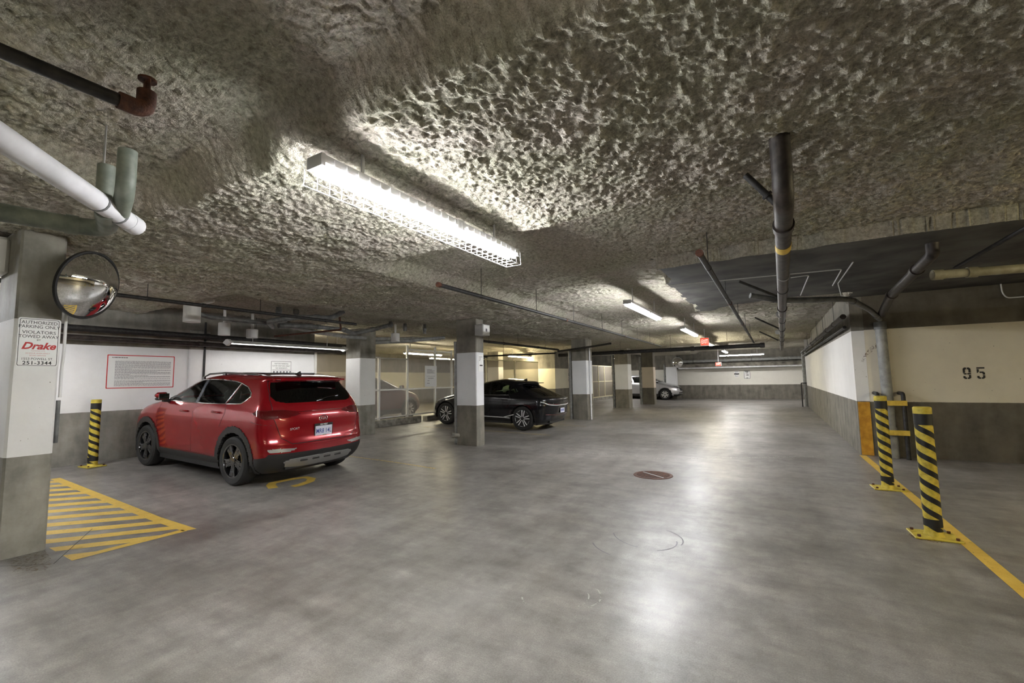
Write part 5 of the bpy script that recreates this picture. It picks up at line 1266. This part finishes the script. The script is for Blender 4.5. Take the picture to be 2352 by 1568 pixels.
    MB().bevbox((-.165, -.085, -.004), (.165, .105, .004), .003, Fp).build('plate_frame', mats['dark'], t, local=True)
    pl_ = MB().bevbox((-.150, -.075, .003), (.150, .072, .007), .002, Fp).build('number_plate', mats['plate'], t, local=True)
    text_mb('MR8 14L', .088, Fp@Matrix.Translation((0, .0, .0076)), bold=.001, width=.86).build('plate_lettering', plate_blue, pl_, local=True)
    text_mb('KIA WEST', .030, Fp@Matrix.Translation((0, .089, .005)), bold=.0006).build('frame_lettering', M['sign_white'], t, local=True)
    MB().box((-.02, -.074, .0074), (.05, -.052, .0078), Fp).build('plate_sticker', plain('sticker_green', (.02,.25,.12), .5), pl_, local=True)
    line_on_end(car, [(-.70, .60), (-.3, .585), (.3, .585), (.70, .60)], .006, 'bumper_line', mats['paint'], t, off=.004)
    # rear wiper
    a = car.ept(.05, 1.16, True, .012); b = car.ept(-.40, 1.23, True, .012); MB().tube([a, (a+b)/2+Vector((-.015,0,.01)), b], .008, 6).build('rear_wiper', mats['gloss'], t, local=True)
    for i, y in enumerate((-.30, -.1, .1, .30)): MB().bevbox((0, y-.06, .335), (.015, y+.06, .365), .004, Matrix.Translation((float(car.end(y, .35))-.033, 0, 0))).build('skid_slot', mats['clad'], t, local=True)
    zk = ([0, .60, .75, 1.09, 1.48, 1.62, 1.8], [0, .60, .765, 1.150, 1.515, 1.645, 1.82])
    def restretch(o):
        if o.name.startswith(('wheel', 'front_seat', 'rear_seat')): return
        if o.type == 'MESH':
            for v in o.data.vertices:
                v.co.z = float(np.interp(v.co.z, *zk))
                if v.co.x < -1.8: v.co.x = -1.8+(v.co.x+1.8)*.80
        for c in o.children: restretch(c)
    for o in list(t.children): restretch(o)
    return t
build_red()
# ---------------------------------------------------------------- black crossover
ev = dict(wb=2.90, track=1.62, R=.362, tyre_w=.235, rim=.262, style='petal', ax=.045, wy=.94, under=.18, seatx=.12, dashz=.95, kb=.03, xm=-.1)
ev['prof'] = [(.18, 2.06, -2.02, .82, .6, .32, 2.5, 2.6), (.26, 2.20, -2.16, .885, .62, .36, 2.5, 2.6), (.38, 2.30, -2.25, .925, .66, .40, 2.4, 2.5), (.50, 2.335, -2.29, .938, .70, .42, 2.4, 2.5), (.62, 2.33, -2.31, .940, .74, .44, 2.3, 2.4), (.74, 2.26, -2.325, .936, .80, .46, 2.3, 2.4), (.82, 2.13, -2.335, .930, .84, .48, 2.3, 2.3), (.90, 1.86, -2.345, .922, .80, .50, 2.4, 2.3),
    (.95, 1.62, -2.34, .914, .70, .52, 2.5, 2.3), (.99, 1.40, -2.25, .900, .55, .5, 2.6, 2.3), (1.02, 1.24, -2.12, .886, .48, .48, 2.6, 2.3), (1.06, 1.12, -2.00, .868, .48, .46, 2.5, 2.3), (1.14, .95, -1.80, .83, .5, .44, 2.4, 2.4), (1.24, .74, -1.56, .785, .52, .42, 2.4, 2.4), (1.34, .52, -1.36, .735, .54, .40, 2.4, 2.4), (1.40, .36, -1.32, .70, .55, .34, 2.3, 2.6), (1.44, .22, -1.30, .66, .56, .32, 2.2, 2.6), (1.48, .02, -1.12, .60, .56, .4, 2.2, 2.4), (1.51, -.18, -.88, .50, .4, .34, 2.1, 2.2), (1.53, -.36, -.66, .34, .2, .2, 2, 2), (1.54, -.46, -.56, .12, .04, .04, 2, 2)]
ef = [(.92, 1.035), (.80, 1.12), (.55, 1.26), (.30, 1.37), (.0, 1.425), (-.14, 1.43), (-.18, 1.035)]
er = [(-.24, 1.035), (-.20, 1.43), (-.55, 1.41), (-.82, 1.36), (-.93, 1.30), (-.86, 1.05)]
eq = [(-.90, 1.06), (-.965, 1.295), (-1.10, 1.245), (-1.22, 1.17), (-1.05, 1.085)]
ev['regions'] = [
    dict(name='hole', mat='dark', polys=arch_polys(ev, .405)), dict(name='arch_cladding', split=1, mat='gloss', off=.012, polys=arch_polys(ev, .47, (0,))), dict(name='arch_cladding', split=1, mat='gloss', off=.012, polys=arch_polys(ev, .47, (1,))),
    dict(name='sill_cladding', split=1, mat='gloss', off=.006, polys=[('side', [(-1., .1), (1.05, .1), (1.05, .33), (-1., .33)])]),
    dict(name='front_window', mat='glass', split=1, polys=[('side', ef)]), dict(name='rear_window', mat='glass', split=1, polys=[('side', er)]), dict(name='quarter_window', mat='glass', split=1, polys=[('side', eq)]),
    dict(name='tail_lamp', mat='lamp_red', split=1, off=.006, polys=[('rear', [(.2, .78), (.6, .775), (.95, .83), (.95, .87), (.6, .80), (.2, .80)])]),
    dict(name='rear_screen', mat='glass_dark', off=.002, polys=[('rear', [(-.1, 1.03), (.62, 1.04), (.56, 1.33), (-.1, 1.35)])]),
    dict(name='windscreen', mat='glass', polys=[('front', [(-.1, 1.06), (.70, 1.06), (.52, 1.40), (-.1, 1.44)])]),
    dict(name='front_door', mat='paint', split=1, polys=[('side', [(.98, .36), (1.02, .75), (.98, 1.03), (-.21, 1.03), (-.21, .36)])]),
    dict(name='rear_door', mat='paint', split=1, polys=[('side', [(-.21, .36), (-.21, 1.03), (-.90, 1.05), (-1.02, .9), (-.90, .6), (-.88, .36)])]),
]
def build_black():
    g = gr(1200, 988.5); hdg = math.pi+math.radians(1.)
    ca, sa = math.cos(hdg), math.sin(hdg); lx, ly = ev['ax']-ev['wb']/2, ev['track']/2+.08
    ox, oy = g[0]-(ca*lx-sa*ly), g[1]-(sa*lx+ca*ly)
    t = thing('black_car', 'black crossover car with silver edged wheels parked behind the alarm box column', 'car', (ox, oy, fz(ox)), hdg); t.rotation_euler = (0, -math.atan(.03), hdg)
    mats = dict(base, paint=paint('black_paint', (.006,.006,.008), .2, .2), glass=glass_mat('car_glass_green', (.50,.62,.56), 0), glass_dark=glass_mat('car_glass_black', (.08,.08,.08), 0),
                rim=plain('rim_dark', (.02,.02,.02), .3), rim_edge=plain('rim_silver', (.80,.80,.81), .3, .25))
    car = Car(ev); car_common(car, t, mats, ev, .8)
    line_on_side(car, [(-.98, .35), (-.75, .36), (-.45, .36), (.9, .355)], .013, 'sill_strip', mats['led'], t, off=.012)
    line_on_side(car, [(-1.12, .46), (-1.0, .43), (-.75, .36)], .013, 'sill_strip', mats['led'], t, off=.012)
    line_on_side(car, [(.9, 1.03), (-.2, 1.028), (-.9, 1.045)], .004, 'window_trim', mats['chrome'], t)
    for pp in ([(.98, .36), (1.02, .75), (.98, 1.03)], [(-.21, 1.03), (-.21, .36)], [(-.90, 1.05), (-1.02, .9), (-.95, .7)]): line_on_side(car, pp, .003, 'panel_gap', mats['dark'], t, off=-.001)
    line_on_side(car, [(.8, .83), (-.9, .82)], .003, 'body_crease', mats['paint'], t, off=.003)
    line_on_end(car, [(-.88, .87), (-.72, .79), (-.4, .765), (.4, .765), (.72, .79), (.88, .87)], .011, 'lamp_bar', mats['led'], t, off=.008)
    line_on_end(car, [(-.8, .50), (-.3, .47), (.3, .47), (.8, .50)], .008, 'bumper_line', mats['lamp_red'], t, off=.004)
    side_mirror(car, t, .86, 1.05, mats, 'gloss'); handle(car, t, .05, .88, mats['paint']); handle(car, t, -.78, .90, mats['paint'])
    fin(car, t, -1.0, 1.485, mats['gloss'])
    MB().bevbox((-1.42, -.56, 1.395), (-1.18, .56, 1.42), .008).build('spoiler', mats['paint'], t, local=True)
    line_on_end(car, [(-.75, .955), (0, .965), (.75, .955)], .012, 'tail_lip', mats['paint'], t, off=.006)
    p = car.ept(0, .60, True, .012); Fp = frame(p, (0, -1, 0), (0, 0, 1)); MB().bevbox((-.16, -.08, 0), (.16, .08, .008), .002, Fp).build('plate_frame', mats['dark'], t, local=True)
    pl_ = MB().bevbox((-.15, -.07, .007), (.15, .07, .011), .002, Fp).build('number_plate', mats['plate'], t, local=True); text_rows_local = None
    mbp = MB()
    for i in range(5): mbp.box((-.12+.05*i, -.03, .0112), (-.085+.05*i, .04, .0116), Fp)
    mbp.build('plate_lettering', plate_blue, pl_, local=True)
    p = car.ept(-.05, .90, True, .01); MB().lathe([(.05, 0), (.055, .006), (.047, .006)], 20, frame(p, (0,-1,0), (0,0,1))@Matrix.Diagonal((1.2, .8, 1, 1)), closed=True).build('emblem', mats['chrome'], t, local=True)
    p = car.ept(-.36, .86, True, .006); text_mb('EV6', .075, frame(p, (-.15, -1, 0), (0, 0, 1)), width=1.2, depth=.001).build('badge_lettering', mats['chrome'], t, local=True)
    p = car.ept(.55, .83, True, .006); text_mb('AWD', .035, frame(p, (.3, -1, 0), (0, 0, 1)), width=1.3, depth=.001).build('badge_lettering', mats['chrome'], t, local=True)
    return t
build_black()
# ---------------------------------------------------------------- silver and maroon cars
crv = dict(wb=2.62, track=1.60, R=.345, tyre_w=.22, rim=.235, style='spoke', ax=.0, wy=.90, under=.2, seatx=.05, kb=.03, xm=-.1)
crv['prof'] = [(.22, 2.02, -1.98, .80, .6, .3, 2.5, 2.8), (.30, 2.17, -2.12, .86, .62, .34, 2.5, 2.8), (.42, 2.25, -2.2, .895, .66, .36, 2.4, 2.8), (.55, 2.26, -2.22, .908, .68, .38, 2.4, 2.8), (.70, 2.22, -2.2, .912, .72, .38, 2.4, 2.7), (.82, 2.14, -2.19, .908, .76, .40, 2.4, 2.6), (.92, 1.98, -2.18, .90, .80, .40, 2.4, 2.6), (1.00, 1.68, -2.15, .886, .7, .4, 2.5, 2.6), (1.05, 1.42, -2.12, .87, .55, .38, 2.6, 2.6), (1.09, 1.22, -2.10, .855, .45, .36, 2.6, 2.6), (1.15, 1.08, -2.05, .83, .46, .34, 2.5, 2.6), (1.28, .82, -1.94, .78, .48, .32, 2.4, 2.6), (1.42, .52, -1.82, .72, .5, .3, 2.4, 2.6), (1.52, .22, -1.78, .665, .52, .28, 2.3, 2.7), (1.58, -.05, -1.62, .59, .5, .3, 2.2, 2.5), (1.615, -.3, -1.3, .48, .45, .4, 2.1, 2.2), (1.635, -.55, -.95, .25, .18, .18, 2, 2), (1.64, -.68, -.80, .1, .05, .05, 2, 2)]
cf = [(.92, 1.115), (.75, 1.22), (.45, 1.40), (.15, 1.50), (-.12, 1.52), (-.15, 1.11)]; cr_ = [(-.22, 1.11), (-.19, 1.52), (-.7, 1.51), (-1.12, 1.46), (-.98, 1.13)]; cq = [(-1.02, 1.13), (-1.15, 1.45), (-1.5, 1.33), (-1.62, 1.22), (-1.4, 1.16)]
crv['regions'] = [
    dict(name='hole', mat='dark', polys=arch_polys(crv, .39)), dict(name='arch_cladding', split=1, mat='clad', off=.008, polys=arch_polys(crv, .45, (0,))), dict(name='arch_cladding', split=1, mat='clad', off=.008, polys=arch_polys(crv, .45, (1,))),
    dict(name='sill_cladding', split=1, mat='clad', off=.006, polys=[('side', [(-.95, .1), (.95, .1), (.95, .38), (-.95, .38)])]),
    dict(name='front_window', mat='glass', split=1, polys=[('side', cf)]), dict(name='rear_window', mat='glass', split=1, polys=[('side', cr_)]), dict(name='quarter_window', mat='glass', split=1, polys=[('side', cq)]),
    dict(name='windscreen', mat='glass', polys=[('front', [(-.1, 1.15), (.68, 1.15), (.5, 1.50), (-.1, 1.54)])]),
    dict(name='head_lamp', mat='lamp_dark', split=1, off=.004, polys=[('front', [(.42, .86), (1.1, .98), (1.1, .80), (.5, .74)]), ('side', [(2.4, .78), (1.95, .82), (1.62, .96), (2.4, .98)])]),
    dict(name='grille', mat='clad', off=.004, polys=[('front', [(-.1, .56), (.42, .60), (.42, .84), (-.1, .86)])]),
    dict(name='front_valance', mat='clad', off=.006, polys=[('front', [(-.1, .1), (1.1, .1), (1.1, .38), (.5, .48), (-.1, .5)]), ('side', [(2.4, .1), (1.85, .1), (1.85, .36), (2.4, .36)])]),
    dict(name='tail_lamp', mat='lamp_red', split=1, off=.006, polys=[('rear', [(.6, .9), (1., .9), (1., 1.4), (.62, 1.3)])]),
    dict(name='rear_screen', mat='glass_dark', polys=[('rear', [(-.1, 1.12), (.62, 1.12), (.56, 1.48), (-.1, 1.5)])]),
    dict(name='front_door', mat='paint', split=1, polys=[('side', [(.93, .40), (.97, .8), (.95, 1.105), (-.185, 1.105), (-.185, .40)])]),
    dict(name='rear_door', mat='paint', split=1, polys=[('side', [(-.185, .40), (-.185, 1.105), (-1.0, 1.125), (-1.02, .9), (-.86, .6), (-.84, .40)])]),
]
def build_crv(label, name, ox, oy, hdg, paintmat, tilt=0., rimcol=(.78,.78,.78)):
    t = thing(name, label, 'car', (ox, oy, fz(ox)), hdg); t.rotation_euler = (0, tilt, hdg)
    mats = dict(base, paint=paintmat, glass=glass_mat('car_glass_grey', (.22,.24,.25), 0), glass_dark=glass_mat('car_glass_black2', (.1,.1,.1), 0), lamp_dark=plain('head_lamp_lens', (.22,.22,.24), .08, .3, 1.),
                rim=plain('rim_grey', (.2,.2,.2), .35, .6), rim_edge=plain('rim_alloy', rimcol, .35, .2))
    car = Car(crv); car_common(car, t, mats, crv, .62)
    side_mirror(car, t, .84, 1.12, mats); handle(car, t, .05, .97, mats['paint']); handle(car, t, -.80, .99, mats['paint'])
    for pp in ([(.93, .40), (.97, .8), (.95, 1.105)], [(-.185, 1.105), (-.185, .40)], [(-1.0, 1.125), (-1.02, .9), (-.92, .7)]): line_on_side(car, pp, .004, 'panel_gap', mats['dark'], t, off=-.001)
    line_on_side(car, cf[:-1]+[(-.7, 1.515), (-1.14, 1.462), (-1.5, 1.34), (-1.63, 1.22), (-1.4, 1.15), (-.98, 1.12), (-.2, 1.10)], .008, 'window_trim', mats['chrome'], t, closed=True)
    line_on_end(car, [(-.5, .80), (0, .80), (.5, .80)], .018, 'grille_bar', mats['chrome'], t, rear=False, off=.008)
    line_on_end(car, [(-.8, .44), (-.55, .40), (.55, .40), (.8, .44)], .02, 'bumper_strip', mats['silver'], t, rear=False, off=.008)
    return t
g = gr(1527, 918.5); hx = 0.02
build_crv('silver sport utility car parked behind the tan banded column', 'silver_car', g[0]-1.31, g[1]+.88, hx, paint('silver_paint', (.52,.52,.54), .6, .35), math.atan(.03)*.4)
build_crv('maroon car standing behind the mesh fence', 'maroon_car', -13.1, 11.4, math.pi/2, paint('maroon_paint', (.10,.014,.014), .2, .35))
